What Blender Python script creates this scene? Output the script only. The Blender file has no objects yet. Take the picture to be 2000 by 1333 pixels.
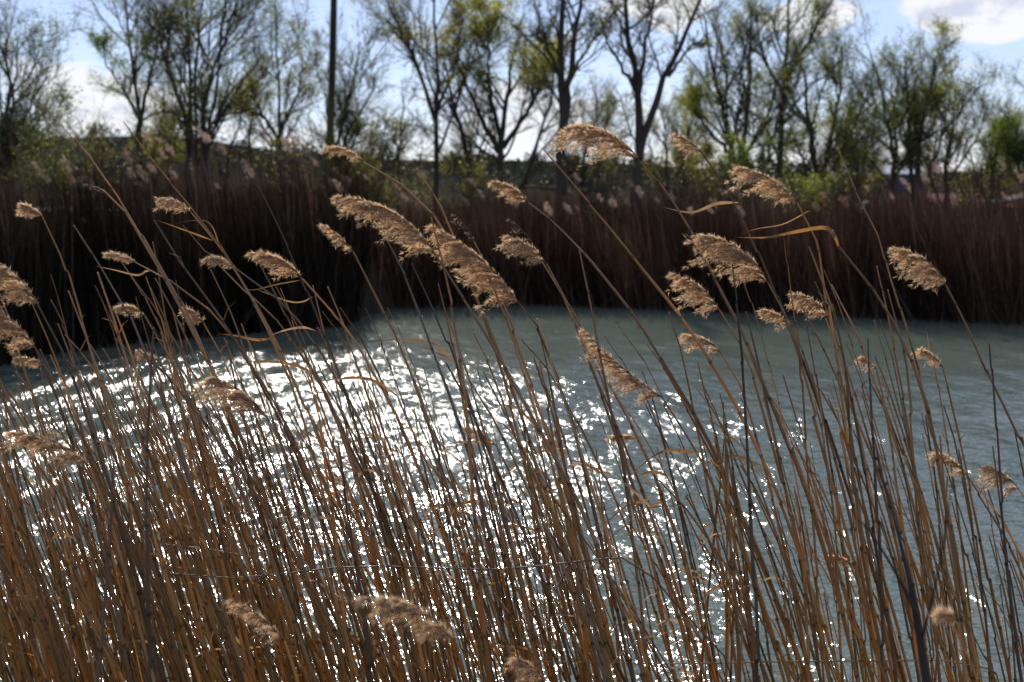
import bpy, math
import numpy as np

rng = np.random.default_rng(11)
sc = bpy.context.scene
C = sc.collection

# ------------------------------------------------------------------ camera
FPX = 2000 * 50 / 36.0            # focal length in photograph pixels
CAM_Z = 2.5
PITCH = math.atan((666.5 - 335) / FPX)
cam_d = bpy.data.cameras.new('camera')
cam = bpy.data.objects.new('camera', cam_d)
C.objects.link(cam)
cam.location = (0, 0, CAM_Z)
cam.rotation_euler = (math.pi / 2 - PITCH, 0, 0)
cam_d.lens = 50
cam_d.sensor_width = 36
cam_d.clip_start = 0.05
cam_d.clip_end = 8000
cam_d.dof.use_dof = True
cam_d.dof.focus_distance = 3.75
cam_d.dof.aperture_fstop = 5.0
cam_d.dof.aperture_blades = 9
sc.camera = cam

# ------------------------------------------------------------------ light
SUN_EL = math.radians(30)
SUN_AZ = math.radians(-7)         # from +Y (view direction) towards +X
sun_d = bpy.data.lights.new('sun', 'SUN')
sun_d.energy = 5.0
sun_d.angle = math.radians(0.53)
sun_d.color = (1.0, 0.93, 0.84)
sun = bpy.data.objects.new('sun', sun_d)
C.objects.link(sun)
# lamp shines along its -Z: from the sun towards the scene
sun.rotation_euler = (math.pi / 2 - SUN_EL, 0, math.pi - SUN_AZ)
sun.location = (0, 0, 60)

sc.view_settings.view_transform = 'Standard'
sc.view_settings.look = 'None'
sc.view_settings.exposure = 0.10
sc.view_settings.gamma = 1.0
sc.view_settings.use_curve_mapping = False

sc.render.engine = 'CYCLES'
sc.cycles.use_denoising = True
sc.cycles.max_bounces = 5
sc.cycles.diffuse_bounces = 3
sc.cycles.glossy_bounces = 2
sc.cycles.transmission_bounces = 3
sc.cycles.transparent_max_bounces = 6
sc.cycles.sample_clamp_direct = 0
sc.cycles.sample_clamp_indirect = 6
sc.cycles.caustics_reflective = False
sc.cycles.caustics_refractive = False


class NT:
    """small helper round a node tree"""
    def __init__(s, nt):
        s.n = nt.nodes
        s.l = nt.links
        s.n.clear()

    def new(s, t, **kw):
        nd = s.n.new(t)
        for k, v in kw.items():
            setattr(nd, k, v)
        return nd

    def put(s, sock, v):
        if isinstance(v, bpy.types.NodeSocket):
            s.l.new(v, sock)
        else:
            sock.default_value = v

    def math(s, op, a, b=None, c=None, clamp=False):
        nd = s.new('ShaderNodeMath', operation=op, use_clamp=clamp)
        s.put(nd.inputs[0], a)
        if b is not None:
            s.put(nd.inputs[1], b)
        if c is not None:
            s.put(nd.inputs[2], c)
        return nd.outputs[0]

    def mix(s, f, a, b, mode='MIX'):
        nd = s.new('ShaderNodeMix', data_type='RGBA', blend_type=mode)
        s.put(nd.inputs[0], f)
        s.put(nd.inputs[6], a)
        s.put(nd.inputs[7], b)
        return nd.outputs[2]

    def noise(s, vec, scale, detail=3.0, rough=0.5, dist=0.0, out=0):
        nd = s.new('ShaderNodeTexNoise')
        if vec is not None:
            s.l.new(vec, nd.inputs['Vector'])
        nd.inputs['Scale'].default_value = scale
        nd.inputs['Detail'].default_value = detail
        nd.inputs['Roughness'].default_value = rough
        nd.inputs['Distortion'].default_value = dist
        return nd.outputs[out]

    def xyz(s, x, y, z):
        nd = s.new('ShaderNodeCombineXYZ')
        for i, v in enumerate((x, y, z)):
            s.put(nd.inputs[i], v)
        return nd.outputs[0]

    def smooth(s, v, a, b):
        nd = s.new('ShaderNodeMapRange', interpolation_type='SMOOTHSTEP')
        s.put(nd.inputs[0], v)
        nd.inputs[1].default_value = a
        nd.inputs[2].default_value = b
        return nd.outputs[0]


def rgba(c, k=1.0):
    return (c[0] * k, c[1] * k, c[2] * k, 1.0)


# ------------------------------------------------------------------ sky with broken cumulus
world = bpy.data.worlds.new('World')
sc.world = world
world.use_nodes = True
w = NT(world.node_tree)
sky = w.new('ShaderNodeTexSky', sky_type='NISHITA')
sky.sun_disc = False
sky.sun_elevation = SUN_EL
sky.sun_rotation = SUN_AZ
sky.altitude = 100
sky.air_density = 0.75
sky.dust_density = 0.05
sky.ozone_density = 3.0
tc = w.new('ShaderNodeTexCoord')
sx = w.new('ShaderNodeSeparateXYZ')
w.l.new(tc.outputs['Generated'], sx.inputs[0])
az = w.math('ARCTAN2', sx.outputs[0], sx.outputs[1])
el = w.math('ARCSINE', sx.outputs[2])
cv = w.xyz(w.math('MULTIPLY', az, 7.0), w.math('MULTIPLY', el, 17.0), 0.35)
n1 = w.noise(cv, 1.7, 7.0, 0.55, 0.3)
cv2 = w.xyz(w.math('MULTIPLY', az, 20.0), w.math('MULTIPLY', el, 34.0), 2.1)
n2 = w.noise(cv2, 1.6, 6.0, 0.6, 0.2)
# a band of heaped cloud low over the land, thinning out higher up
band = w.math('SUBTRACT', 1.0, w.math('ABSOLUTE', w.math('DIVIDE', w.math('SUBTRACT', el, 0.030), 0.055)), clamp=True)
field = w.math('ADD', n1, w.math('MULTIPLY', band, 0.14))
field = w.math('ADD', field, w.math('MULTIPLY', w.math('SUBTRACT', n2, 0.5), 0.35))


def puff(a0, e0, ra, re, amp):
    da = w.math('DIVIDE', w.math('SUBTRACT', az, a0), ra)
    de = w.math('DIVIDE', w.math('SUBTRACT', el, e0), re)
    d2 = w.math('ADD', w.math('MULTIPLY', da, da), w.math('MULTIPLY', de, de))
    return w.math('MULTIPLY', w.math('SUBTRACT', 1.0, d2, clamp=True), amp)


for a0, e0, ra, re, amp in ((0.325, 0.108, 0.075, 0.027, 0.60), (0.43, 0.10, 0.08, 0.03, 0.4),
                            (0.205, 0.100, 0.045, 0.017, 0.32), (0.09, 0.112, 0.06, 0.02, 0.26),
                            (-0.30, 0.128, 0.14, 0.016, 0.30), (-0.28, 0.045, 0.06, 0.035, 0.18)):
    field = w.math('ADD', field, puff(a0, e0, ra, re, amp))
mask = w.smooth(field, 0.62, 0.76)
thick = w.smooth(field, 0.74, 0.98)
# shaded undersides: compare the cloud field with itself a little higher up
cvu = w.xyz(w.math('MULTIPLY', az, 20.0), w.math('MULTIPLY', w.math('SUBTRACT', el, 0.012), 34.0), 2.1)
n3 = w.noise(cvu, 1.6, 6.0, 0.6, 0.2)
under = w.smooth(w.math('ADD', w.math('SUBTRACT', n3, n2), w.math('MULTIPLY', thick, 0.12)), 0.06, 0.34)
cloud = w.mix(under, rgba((7.3, 7.3, 7.45)), rgba((5.0, 5.3, 6.3)))
skyc = w.mix(1.0, sky.outputs[0], rgba((0.93, 0.88, 1.0)), 'MULTIPLY')
skyc = w.mix(0.48, skyc, rgba((4.9, 5.45, 6.8)))
skyc = w.mix(w.math('MULTIPLY', mask, 0.92), skyc, cloud)
bg = w.new('ShaderNodeBackground')
w.l.new(skyc, bg.inputs[0])
bg.inputs[1].default_value = 0.125
wo = w.new('ShaderNodeOutputWorld')
w.l.new(bg.outputs[0], wo.inputs[0])


# ------------------------------------------------------------------ geometry helpers
def ray(px, py):
    a = (px - 1000) / FPX
    b = (666.5 - py) / FPX
    return np.array([a, math.cos(PITCH) + b * math.sin(PITCH), -math.sin(PITCH) + b * math.cos(PITCH)])


def at(px, py, Y):
    d = ray(px, py)
    return d * (Y / d[1]) + np.array([0, 0, CAM_Z])


def on_level(px, py, z=0.0):
    d = ray(px, py)
    return d * ((z - CAM_Z) / d[2]) + np.array([0, 0, CAM_Z])


def norm(v):
    return v / np.maximum(np.linalg.norm(v, axis=-1, keepdims=True), 1e-9)


def mesh_data(name, V, faces, mats, col=None, smooth=True, mat_idx=None):
    """faces: list of int arrays (n,3) or (n,4)"""
    me = bpy.data.meshes.new(name)
    V = np.asarray(V, dtype=np.float32)
    faces = [np.asarray(f, dtype=np.int32) for f in faces if len(f)]
    nl = sum(f.size for f in faces)
    npoly = sum(len(f) for f in faces)
    me.vertices.add(len(V))
    me.vertices.foreach_set('co', V.ravel())
    me.loops.add(nl)
    me.loops.foreach_set('vertex_index', np.concatenate([f.ravel() for f in faces]))
    me.polygons.add(npoly)
    tot = np.concatenate([np.full(len(f), f.shape[1], np.int32) for f in faces])
    start = np.concatenate([[0], np.cumsum(tot)[:-1]]).astype(np.int32)
    me.polygons.foreach_set('loop_start', start)
    me.polygons.foreach_set('use_smooth', np.full(npoly, smooth))
    for m in (mats if isinstance(mats, (list, tuple)) else [mats]):
        me.materials.append(m)
    if mat_idx is not None:
        me.polygons.foreach_set('material_index', np.asarray(mat_idx, np.int32))
    if col is not None:
        at_ = me.color_attributes.new('col', 'FLOAT_COLOR', 'POINT')
        c4 = np.ones((len(V), 4), np.float32)
        c4[:, :3] = col
        at_.data.foreach_set('color', c4.ravel())
    me.update(calc_edges=True)
    return me


def obj(name, me, parent=None, loc=None):
    o = bpy.data.objects.new(name, me)
    C.objects.link(o)
    if loc is not None:
        o.location = loc
    if parent is not None:
        o.parent = parent
    return o


def empty(name, loc):
    o = bpy.data.objects.new(name, None)
    o.empty_display_size = 0.1
    C.objects.link(o)
    o.location = [float(v) for v in loc]
    return o


def tag(o, label=None, cat=None, group=None, kind=None):
    if label:
        o['label'] = label
    if cat:
        o['category'] = cat
    if group:
        o['group'] = group
    if kind:
        o['kind'] = kind
    return o


def tubes(P, R, k, caps=False):
    """P (M,N,3) polylines, R (M,N) radii -> verts, quads, index of polyline / ring per vertex"""
    P = np.asarray(P, float)
    R = np.asarray(R, float)
    M, N, _ = P.shape
    T = norm(np.gradient(P, axis=1))
    mean = norm(P[:, -1] - P[:, 0])
    ref = np.where(np.abs(mean[:, 1:2]) < 0.8, np.array([[0., 1., 0.]]), np.array([[1., 0., 0.]]))[:, None, :]
    u = norm(np.cross(T, ref))
    v = np.cross(T, u)
    a = np.arange(k) * 2 * math.pi / k
    ring = P[:, :, None, :] + R[:, :, None, None] * (np.cos(a)[None, None, :, None] * u[:, :, None, :] + np.sin(a)[None, None, :, None] * v[:, :, None, :])
    V = ring.reshape(-1, 3)
    base = (np.arange(M) * N * k)[:, None, None]
    i = np.arange(N - 1)[None, :, None] * k
    j = np.arange(k)[None, None, :]
    j2 = (j + 1) % k
    F = np.stack([base + i + j, base + i + j2, base + i + k + j2, base + i + k + j], -1).reshape(-1, 4)
    return V, F


def catmull(pts, n):
    pts = np.asarray(pts, float)
    if len(pts) == 2:
        t = np.linspace(0, 1, n)[:, None]
        return pts[0] * (1 - t) + pts[1] * t
    ext = np.vstack([2 * pts[0] - pts[1], pts, 2 * pts[-1] - pts[-2]])
    seg = np.linalg.norm(np.diff(pts, axis=0), axis=1)
    cum = np.concatenate([[0], np.cumsum(seg)])
    out = []
    for s in np.linspace(0, cum[-1], n):
        i = min(np.searchsorted(cum, s, side='right') - 1, len(seg) - 1)
        t = (s - cum[i]) / max(seg[i], 1e-9)
        p0, p1, p2, p3 = ext[i], ext[i + 1], ext[i + 2], ext[i + 3]
        out.append(0.5 * (2 * p1 + (p2 - p0) * t + (2 * p0 - 5 * p1 + 4 * p2 - p3) * t * t + (3 * p1 - p0 - 3 * p2 + p3) * t ** 3))
    return np.array(out)


def resample(pts, s_new=None, n=None):
    seg = np.linalg.norm(np.diff(pts, axis=0), axis=1)
    cum = np.concatenate([[0], np.cumsum(seg)])
    if s_new is None:
        s_new = np.linspace(0, cum[-1], n)
    return np.stack([np.interp(s_new, cum, pts[:, i]) for i in range(3)], -1)


class Bag:
    """collects vertices, faces and colours of one mesh"""
    def __init__(s):
        s.V, s.F, s.K, s.n = [], [], [], 0

    def add(s, V, F, col):
        V = np.asarray(V, float)
        s.V.append(V)
        s.F.append(np.asarray(F) + s.n)
        s.K.append(np.broadcast_to(np.asarray(col, float), (len(V), 3)))
        s.n += len(V)

    def box(s, lo, hi, col):
        x0, y0, z0 = lo
        x1, y1, z1 = hi
        V = [(x0, y0, z0), (x1, y0, z0), (x1, y1, z0), (x0, y1, z0), (x0, y0, z1), (x1, y0, z1), (x1, y1, z1), (x0, y1, z1)]
        F = [(0, 3, 2, 1), (4, 5, 6, 7), (0, 1, 5, 4), (1, 2, 6, 5), (2, 3, 7, 6), (3, 0, 4, 7)]
        s.add(V, F, col)

    def data(s, name, mat, smooth=True):
        q = [f for f in s.F if f.shape[1] == 4]
        t = [f for f in s.F if f.shape[1] == 3]
        return mesh_data(name, np.vstack(s.V), ([np.vstack(q)] if q else []) + ([np.vstack(t)] if t else []), mat, np.vstack(s.K), smooth)


# ------------------------------------------------------------------ materials (colour comes from the 'col' attribute)
def attr_mat(name, rough=0.6, spec=0.4, transl=0.0, tcol=(1, 1, 1), noise_scale=None, noise_amt=0.3, stretch=(1, 1, 1), bump=0.0, island=0.0, isl_hue=0.0):
    m = bpy.data.materials.new(name)
    m.use_nodes = True
    t = NT(m.node_tree)
    a = t.new('ShaderNodeAttribute', attribute_name='col')
    c = a.outputs['Color']
    pr = t.new('ShaderNodeBsdfPrincipled')
    if noise_scale:
        g = t.new('ShaderNodeTexCoord')
        mp = t.new('ShaderNodeMapping')
        t.l.new(g.outputs['Object'], mp.inputs[0])
        mp.inputs['Scale'].default_value = stretch
        n = t.noise(mp.outputs[0], noise_scale, 5.0, 0.6)
        f = t.math('MULTIPLY_ADD', n, 2 * noise_amt, 1 - noise_amt)
        c = t.mix(1.0, c, t.xyz(f, f, f), 'MULTIPLY')
        if bump:
            b = t.new('ShaderNodeBump')
            t.l.new(n, b.inputs['Height'])
            b.inputs['Strength'].default_value = bump
            b.inputs['Distance'].default_value = 0.01
            t.l.new(b.outputs[0], pr.inputs['Normal'])
    if island:
        ge = t.new('ShaderNodeNewGeometry')
        f = t.math('MULTIPLY_ADD', ge.outputs['Random Per Island'], 2 * island, 1 - island)
        c = t.mix(1.0, c, t.xyz(f, f, f), 'MULTIPLY')
    t.l.new(c, pr.inputs['Base Color'])
    pr.inputs['Roughness'].default_value = rough
    pr.inputs['Specular IOR Level'].default_value = spec
    o = t.new('ShaderNodeOutputMaterial')
    if transl:
        tr = t.new('ShaderNodeBsdfTranslucent')
        t.l.new(t.mix(1.0, c, rgba(tcol), 'MULTIPLY'), tr.inputs[0])
        ms = t.new('ShaderNodeMixShader')
        ms.inputs[0].default_value = transl
        t.l.new(pr.outputs[0], ms.inputs[1])
        t.l.new(tr.outputs[0], ms.inputs[2])
        t.l.new(ms.outputs[0], o.inputs[0])
    else:
        t.l.new(pr.outputs[0], o.inputs[0])
    return m


M_stem = attr_mat('reed_stem', 0.45, 0.22, 0.38, (1.25, 0.95, 0.5), 60, 0.28, (1, 1, 0.12))
M_plume = attr_mat('reed_plume', 0.45, 0.5, 0.62, (1.1, 0.98, 0.84), None, island=0.35)
M_leaf = attr_mat('dry_leaf', 0.55, 0.3, 0.45, (1.1, 0.85, 0.52), 40, 0.25, (0.2, 1, 1))
M_far = attr_mat('far_reed', 0.9, 0.05, 0.25, (1.15, 0.9, 0.8), None, island=0.4)
M_bark = attr_mat('bark', 0.85, 0.2, 0.0, (1, 1, 1), 6, 0.35, (1, 1, 0.25), bump=0.5)
M_foliage = attr_mat('spring_foliage', 0.5, 0.3, 0.55, (1.25, 1.3, 0.5), None, island=0.4)
M_ground = attr_mat('ground', 1.0, 0.0, 0.0, (1, 1, 1), 1.4, 0.4, (1, 1, 1), bump=0.6)
M_build = attr_mat('painted_surface', 0.6, 0.3, 0.0, (1, 1, 1), 0.6, 0.12)
M_gloss = attr_mat('car_paint', 0.2, 0.5, 0.0)
M_glass = attr_mat('car_glass', 0.05, 0.6, 0.0)

# turbid canal water with wind ripples
M_water = bpy.data.materials.new('canal_water')
M_water.use_nodes = True
t = NT(M_water.node_tree)
g = t.new('ShaderNodeTexCoord')


def wcoord(rot, sc_):
    mp = t.new('ShaderNodeMapping')
    t.l.new(g.outputs['Object'], mp.inputs[0])
    mp.inputs['Rotation'].default_value = (0, 0, math.radians(rot))
    mp.inputs['Scale'].default_value = sc_
    return mp.outputs[0]


h = None
for rot, sc_, scale, amp, det, dist in ((17, (1, 0.42, 1), 1.5, 0.090, 2.0, 0.4), (-8, (1, 0.6, 1), 4.2, 0.056, 2.0, 0.5),
                                        (50, (0.8, 1, 1), 9.5, 0.027, 2.0, 0.3), (0, (1, 1, 1), 24.0, 0.0105, 1.0, 0.0)):
    n = t.math('MULTIPLY', t.noise(wcoord(rot, sc_), scale, det, 0.5, dist), amp)
    h = n if h is None else t.math('ADD', h, n)
wv = t.new('ShaderNodeTexWave', wave_type='BANDS', bands_direction='X', wave_profile='SIN')
t.l.new(wcoord(17, (1, 1, 1)), wv.inputs['Vector'])
wv.inputs['Scale'].default_value = 0.42
wv.inputs['Distortion'].default_value = 5.0
wv.inputs['Detail'].default_value = 2.0
wv.inputs['Detail Scale'].default_value = 0.8
h = t.math('ADD', h, t.math('MULTIPLY', wv.outputs['Fac'], 0.026))
# gusts: calm and ruffled patches
gust = t.noise(wcoord(17, (1, 0.5, 1)), 0.35, 3.0, 0.55, 0.6)
h = t.math('MULTIPLY', h, t.math('MULTIPLY_ADD', t.smooth(gust, 0.3, 0.7), 0.7, 0.65))
# calmer water in the lee of the far bank
ox = t.new('ShaderNodeSeparateXYZ')
t.l.new(g.outputs['Object'], ox.inputs[0])
lee = t.smooth(t.math('MULTIPLY_ADD', ox.outputs[0], 0.6, ox.outputs[1]), 14.5, 20.5)
h = t.math('MULTIPLY', h, t.math('MULTIPLY_ADD', lee, -0.70, 1.0))
bp = t.new('ShaderNodeBump')
bp.inputs['Strength'].default_value = 1.0
bp.inputs['Distance'].default_value = 1.0
t.l.new(h, bp.inputs['Height'])
pr = t.new('ShaderNodeBsdfPrincipled')
silt = t.noise(wcoord(10, (0.4, 1, 1)), 0.5, 4.0, 0.55, 0.5)
t.l.new(t.mix(silt, rgba((0.092, 0.122, 0.100)), rgba((0.130, 0.158, 0.124))), pr.inputs['Base Color'])
pr.inputs['Roughness'].default_value = 0.11
pr.inputs['IOR'].default_value = 1.33
t.l.new(bp.outputs[0], pr.inputs['Normal'])
o = t.new('ShaderNodeOutputMaterial')
t.l.new(pr.outputs[0], o.inputs[0])

# ------------------------------------------------------------------ terrain and water
shore_px = [(0, 715), (100, 690), (300, 664), (500, 648), (688, 634)]
L = [on_level(*p)[:2] for p in shore_px]
Rr = [on_level(*p)[:2] for p in ((1000, 593), (1500, 611), (2000, 633))]
sh = [(-60, 1), (-20, 4), (-12, 6), (-9, 9), (-7.4, 14)] + [tuple(p) for p in L] + [(L[-1][0] + 0.35, 26.4), (-1.2, 26.3)] + [tuple(p) for p in Rr] + [(14, 22.5), (40, 21), (90, 20)]
sh = sorted(sh)
SHX = np.array([p[0] for p in sh])
SHY = np.array([p[1] for p in sh])
NEAR_SHORE = 2.7


def shore(x):
    return np.interp(x, SHX, SHY)


def sstep(v, a, b):
    u = np.clip((v - a) / (b - a), 0, 1)
    return u * u * (3 - 2 * u)


def ground_z(x, y):
    x = np.asarray(x, float)
    y = np.asarray(y, float)
    d = y - shore(x)
    wob = 0.10 * np.sin(x * 0.9 + y * 0.35) + 0.07 * np.sin(x * 2.3 - y * 1.1)
    far = np.clip(d * 0.45 - 0.15, -0.9, 0.7) + wob * sstep(d, 0.5, 3)
    far = far - 1.9 * sstep(y, 48, 105)
    az_ = x / np.maximum(y, 1)
    hill = (13 + 1.2 * np.sin(x * 0.021) + 0.8 * np.sin(x * 0.057 + 1)) * sstep(-az_, 0.06, 0.26) + 7.5 * sstep(-az_, -0.22, 0.0) + 3.0
    far = far + (hill * 1.0) * sstep(y, 330, 900)
    near = np.clip((NEAR_SHORE - y) * 0.5, -0.9, 0.85) + 0.04 * np.sin(x * 3 + y * 2)
    return np.maximum(np.where(d > -3, far, -0.9), np.where(y < 4.5, near, -0.9))


def graded(lo, hi, fine, lo_f, hi_f, growth=1.12):
    c = list(np.arange(lo_f, hi_f + 1e-6, fine))
    s = fine
    while c[-1] < hi:
        s *= growth
        c.append(c[-1] + s)
    s = fine
    while c[0] > lo:
        s *= growth
        c.insert(0, c[0] - s)
    return np.array(c)


gx = graded(-2600, 2600, 0.5, -14, 16)
gy = graded(-80, 3600, 0.45, -3, 34)
X, Yg = np.meshgrid(gx, gy)
Z = ground_z(X, Yg)
Vg = np.stack([X, Yg, Z], -1).reshape(-1, 3)
nx, ny = len(gx), len(gy)
ii, jj = np.meshgrid(np.arange(nx - 1), np.arange(ny - 1))
b0 = (jj * nx + ii).ravel()
Fg = np.stack([b0, b0 + 1, b0 + nx + 1, b0 + nx], -1)
colg = np.tile(np.array([0.050, 0.038, 0.026]), (len(Vg), 1))
yy, xx = Vg[:, 1], Vg[:, 0]
grass_band = sstep(yy, 118, 126) * (1 - sstep(yy, 215, 235)) * sstep(xx / np.maximum(yy, 1), -0.05, 0.03)
colg = colg * (1 - grass_band[:, None]) + np.array([0.07, 0.12, 0.025]) * grass_band[:, None]
heath = sstep(yy, 60, 110) * sstep(-xx / np.maximum(yy, 1), 0.0, 0.08)
colg = colg * (1 - heath[:, None]) + np.array([0.040, 0.031, 0.024]) * heath[:, None]
dist_ = sstep(yy, 260, 340)
colg = colg * (1 - dist_[:, None]) + np.array([0.020, 0.023, 0.019]) * dist_[:, None]
mud = (Vg[:, 2] < 0.12)
colg[mud] = (0.035, 0.030, 0.022)
tag(obj('ground', mesh_data('ground', Vg, [Fg], M_ground, colg)), kind='structure')

Vw = np.array([(-70, 1.2, 0), (100, 1.2, 0), (100, 34, 0), (-70, 34, 0)], float)
tag(obj('water', mesh_data('water', Vw, [np.array([[0, 1, 2, 3]])], M_water, None, False)), kind='structure')
# a glimpse of another reach of water beyond the reeds on the left
pa, pb = on_level(60, 412, -0.35), on_level(235, 393, -0.35)
Vp = []
for k in range(28):
    a = k / 28 * 2 * math.pi
    rr = 1 + 0.12 * math.sin(3 * a) + 0.08 * math.sin(7 * a + 1)
    Vp.append(((pa[0] + pb[0]) / 2 + 9 * rr * math.cos(a), (pa[1] + pb[1]) / 2 + 7 * rr * math.sin(a), 0))
PZ = float(ground_z((pa[0] + pb[0]) / 2, (pa[1] + pb[1]) / 2)) + 0.25
Vp = np.array(Vp)
Vp[:, 2] = PZ
Vp = np.vstack([Vp, [Vp[:, 0].mean(), Vp[:, 1].mean(), PZ]])
tag(obj('pond_water', mesh_data('pond_water', Vp, [np.array([[k, (k + 1) % 28, 28] for k in range(28)])], M_water, None, False)), kind='structure')


# ------------------------------------------------------------------ far reed belts, brush and woods (too many to count)
def strips(x, y, z0, ztop, width, lean, col, curve=0.0):
    """upright tapered blades, 3 rows each, twisted at random"""
    n = len(x)
    ang = rng.uniform(0, math.pi, n)
    wx, wy = np.cos(ang) * width / 2, np.sin(ang) * width / 2
    rows = []
    hgt = ztop - z0
    for f, wf in ((0, 1.0), (0.5, 0.8), (1, 0.15)):
        cx = x + lean[0] * hgt * (f + curve * f * f)
        cy = y + lean[1] * hgt * f
        cz = z0 + hgt * f
        rows.append(np.stack([cx - wx * wf, cy - wy * wf, cz], -1))
        rows.append(np.stack([cx + wx * wf, cy + wy * wf, cz], -1))
    V = np.stack(rows, 1).reshape(-1, 3)
    b = (np.arange(n) * 6)[:, None]
    F = np.concatenate([b + np.array([0, 1, 3, 2]), b + np.array([2, 3, 5, 4])])
    K = np.repeat(col, 6, axis=0)
    return V, F, K


def tufts(centres, size, n, dirv, spread, col):
    """loose little feathery heads: n slivers round each centre"""
    m = len(centres)
    c = np.repeat(centres, n, axis=0)
    s = np.repeat(size, n)
    d = norm(np.asarray(dirv) + rng.normal(0, spread, (m * n, 3)))
    off = np.asarray(dirv)[None] * (rng.uniform(-0.5, 0.5, m * n) * s)[:, None] + rng.normal(0, 0.13, (m * n, 3)) * s[:, None]
    side = norm(np.cross(d, rng.normal(0, 1, (m * n, 3)))) * (s * 0.07)[:, None]
    a = c + off
    V = np.stack([a - d * s[:, None] * 0.22, a + side, a + d * s[:, None] * 0.22, a - side], 1).reshape(-1, 3)
    F = (np.arange(m * n) * 4)[:, None] + np.arange(4)
    K = np.repeat(np.repeat(col, n, axis=0), 4, axis=0)
    return V, F, K


def vary(base, n, s=0.2):
    return np.clip(np.array(base)[None] * (1 + rng.normal(0, s, (n, 1))), 0.004, 1)


def reed_belt(name, label, x0, x1, n, d0, d1, top, top_var, n_tall, tall, n_heads, width=(0.010, 0.02), tone=(0.052, 0.036, 0.028)):
    B = Bag()
    x = rng.uniform(x0, x1, n)
    d = d0 + (d1 - d0) * rng.random(n) ** 1.3
    y = shore(x) + d
    z0 = np.maximum(ground_z(x, y), -0.3) - 0.05
    cell = np.random.default_rng(5).random((160, 60))
    ci, cj = ((x + 40) / 0.55).astype(int) % 160, ((d + 3) / 1.1).astype(int) % 60
    clump = cell[ci, cj] - 0.5
    lf = 1.7 * clump + 0.5 * np.sin(x * 1.9 + 0.7) + 0.35 * np.sin(x * 4.3 + y) + 0.3 * np.sin(x * 0.7 - y * 0.6)
    tp = top(x) + 0.25 + 0.30 * lf - np.abs(rng.normal(0, 1, n)) ** 1.3 * top_var * 2.0 + 0.03 * d
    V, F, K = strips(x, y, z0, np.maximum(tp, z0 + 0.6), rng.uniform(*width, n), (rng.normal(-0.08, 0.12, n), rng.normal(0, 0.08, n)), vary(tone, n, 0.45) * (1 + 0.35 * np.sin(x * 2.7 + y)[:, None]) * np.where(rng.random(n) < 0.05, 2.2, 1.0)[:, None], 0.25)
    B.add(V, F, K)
    # stray and fallen shoots standing out in the shallows
    ns = int((x1 - x0) * 26)
    xs = rng.uniform(x0, x1, ns)
    ys_ = shore(xs) - 0.2 - 0.9 * rng.random(ns) ** 2
    V, F, K = strips(xs, ys_, np.full(ns, -0.1), rng.uniform(0.15, 1.1, ns), rng.uniform(0.008, 0.014, ns), (rng.normal(-0.15, 0.45, ns), rng.normal(0, 0.3, ns)), vary((0.085, 0.065, 0.045), ns, 0.5), 0.2)
    B.add(V, F, K)
    xt = rng.uniform(x0, x1, n_tall)
    dt = rng.uniform(d0, d1, n_tall)
    yt = shore(xt) + dt
    zt0 = np.maximum(ground_z(xt, yt), -0.3) - 0.05
    ztt = top(xt) + tall * rng.random(n_tall) ** 1.6 + 0.1
    ln = rng.normal(-0.10, 0.07, n_tall)
    V, F, K = strips(xt, yt, zt0, ztt, rng.uniform(0.008, 0.013, n_tall), (ln, np.zeros(n_tall)), vary((0.14, 0.10, 0.07), n_tall, 0.3), 0.25)
    B.add(V, F, K)
    hh = ztt - zt0
    heads = np.stack([xt + ln * hh * 1.25, yt, ztt], -1)[:n_heads]
    V, F, K = tufts(heads, rng.uniform(0.10, 0.19, len(heads)), 40, norm(np.array([-0.5, 0, 0.7])), 0.4, vary((0.42, 0.33, 0.25), len(heads), 0.2))
    B.add(V, F, K)
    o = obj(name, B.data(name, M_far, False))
    tag(o, label, 'reeds', kind='stuff')
    return o


xl = L[-1][0]
reed_belt('far_reeds', 'dense dark reed bed along the left bank', -9.5, xl + 0.05, 15000, -0.35, 6.5, lambda x: 2.15 + 0.0 * x, 0.26, 900, 1.0, 85, tone=(0.021, 0.017, 0.012))  # shading of the left bank is put into this darker reed tone
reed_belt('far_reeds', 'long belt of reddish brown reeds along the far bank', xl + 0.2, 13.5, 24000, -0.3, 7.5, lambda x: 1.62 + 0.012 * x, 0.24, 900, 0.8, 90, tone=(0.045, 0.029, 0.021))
# the belts run on beyond the picture, thinner
reed_belt('far_reeds', 'reed belt running on along the far bank beyond the frame', 13.5, 26, 5000, -0.3, 5, lambda x: 1.75 + 0.0 * x, 0.2, 100, 0.6, 50, (0.02, 0.035))


def brush(name, label, x0, x1, y0, y1, n, hmin, hmax, col, width, keep_az=None):
    y = y0 + (y1 - y0) * rng.random(n) ** 1.3
    x = rng.uniform(x0, x1, n) * (y / y1)
    z = ground_z(x, y) - 0.03
    B = Bag()
    V, F, K = strips(x, y, z, z + rng.uniform(hmin, hmax, n) * (0.7 + 0.3 * np.sin(x * 0.8 + y * 0.5)), rng.uniform(*width, n) * (y / y0) ** 0.5, (rng.normal(-0.1, 0.2, n), rng.normal(0, 0.2, n)), vary(col, n, 0.35), 0.3)
    B.add(V, F, K)
    tag(obj(name, B.data(name, M_far, False)), label, 'brush', kind='stuff')


brush('dry_grass', 'brown dry grass and brush between the reeds and the trees', -24, 24, 30, 62, 12000, 0.3, 0.85, (0.085, 0.062, 0.036), (0.015, 0.03))
brush('meadow_grass', 'rough grass of the fields behind the trees', -60, 60, 62, 150, 9000, 0.2, 0.7, (0.09, 0.085, 0.04), (0.04, 0.09))


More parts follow.
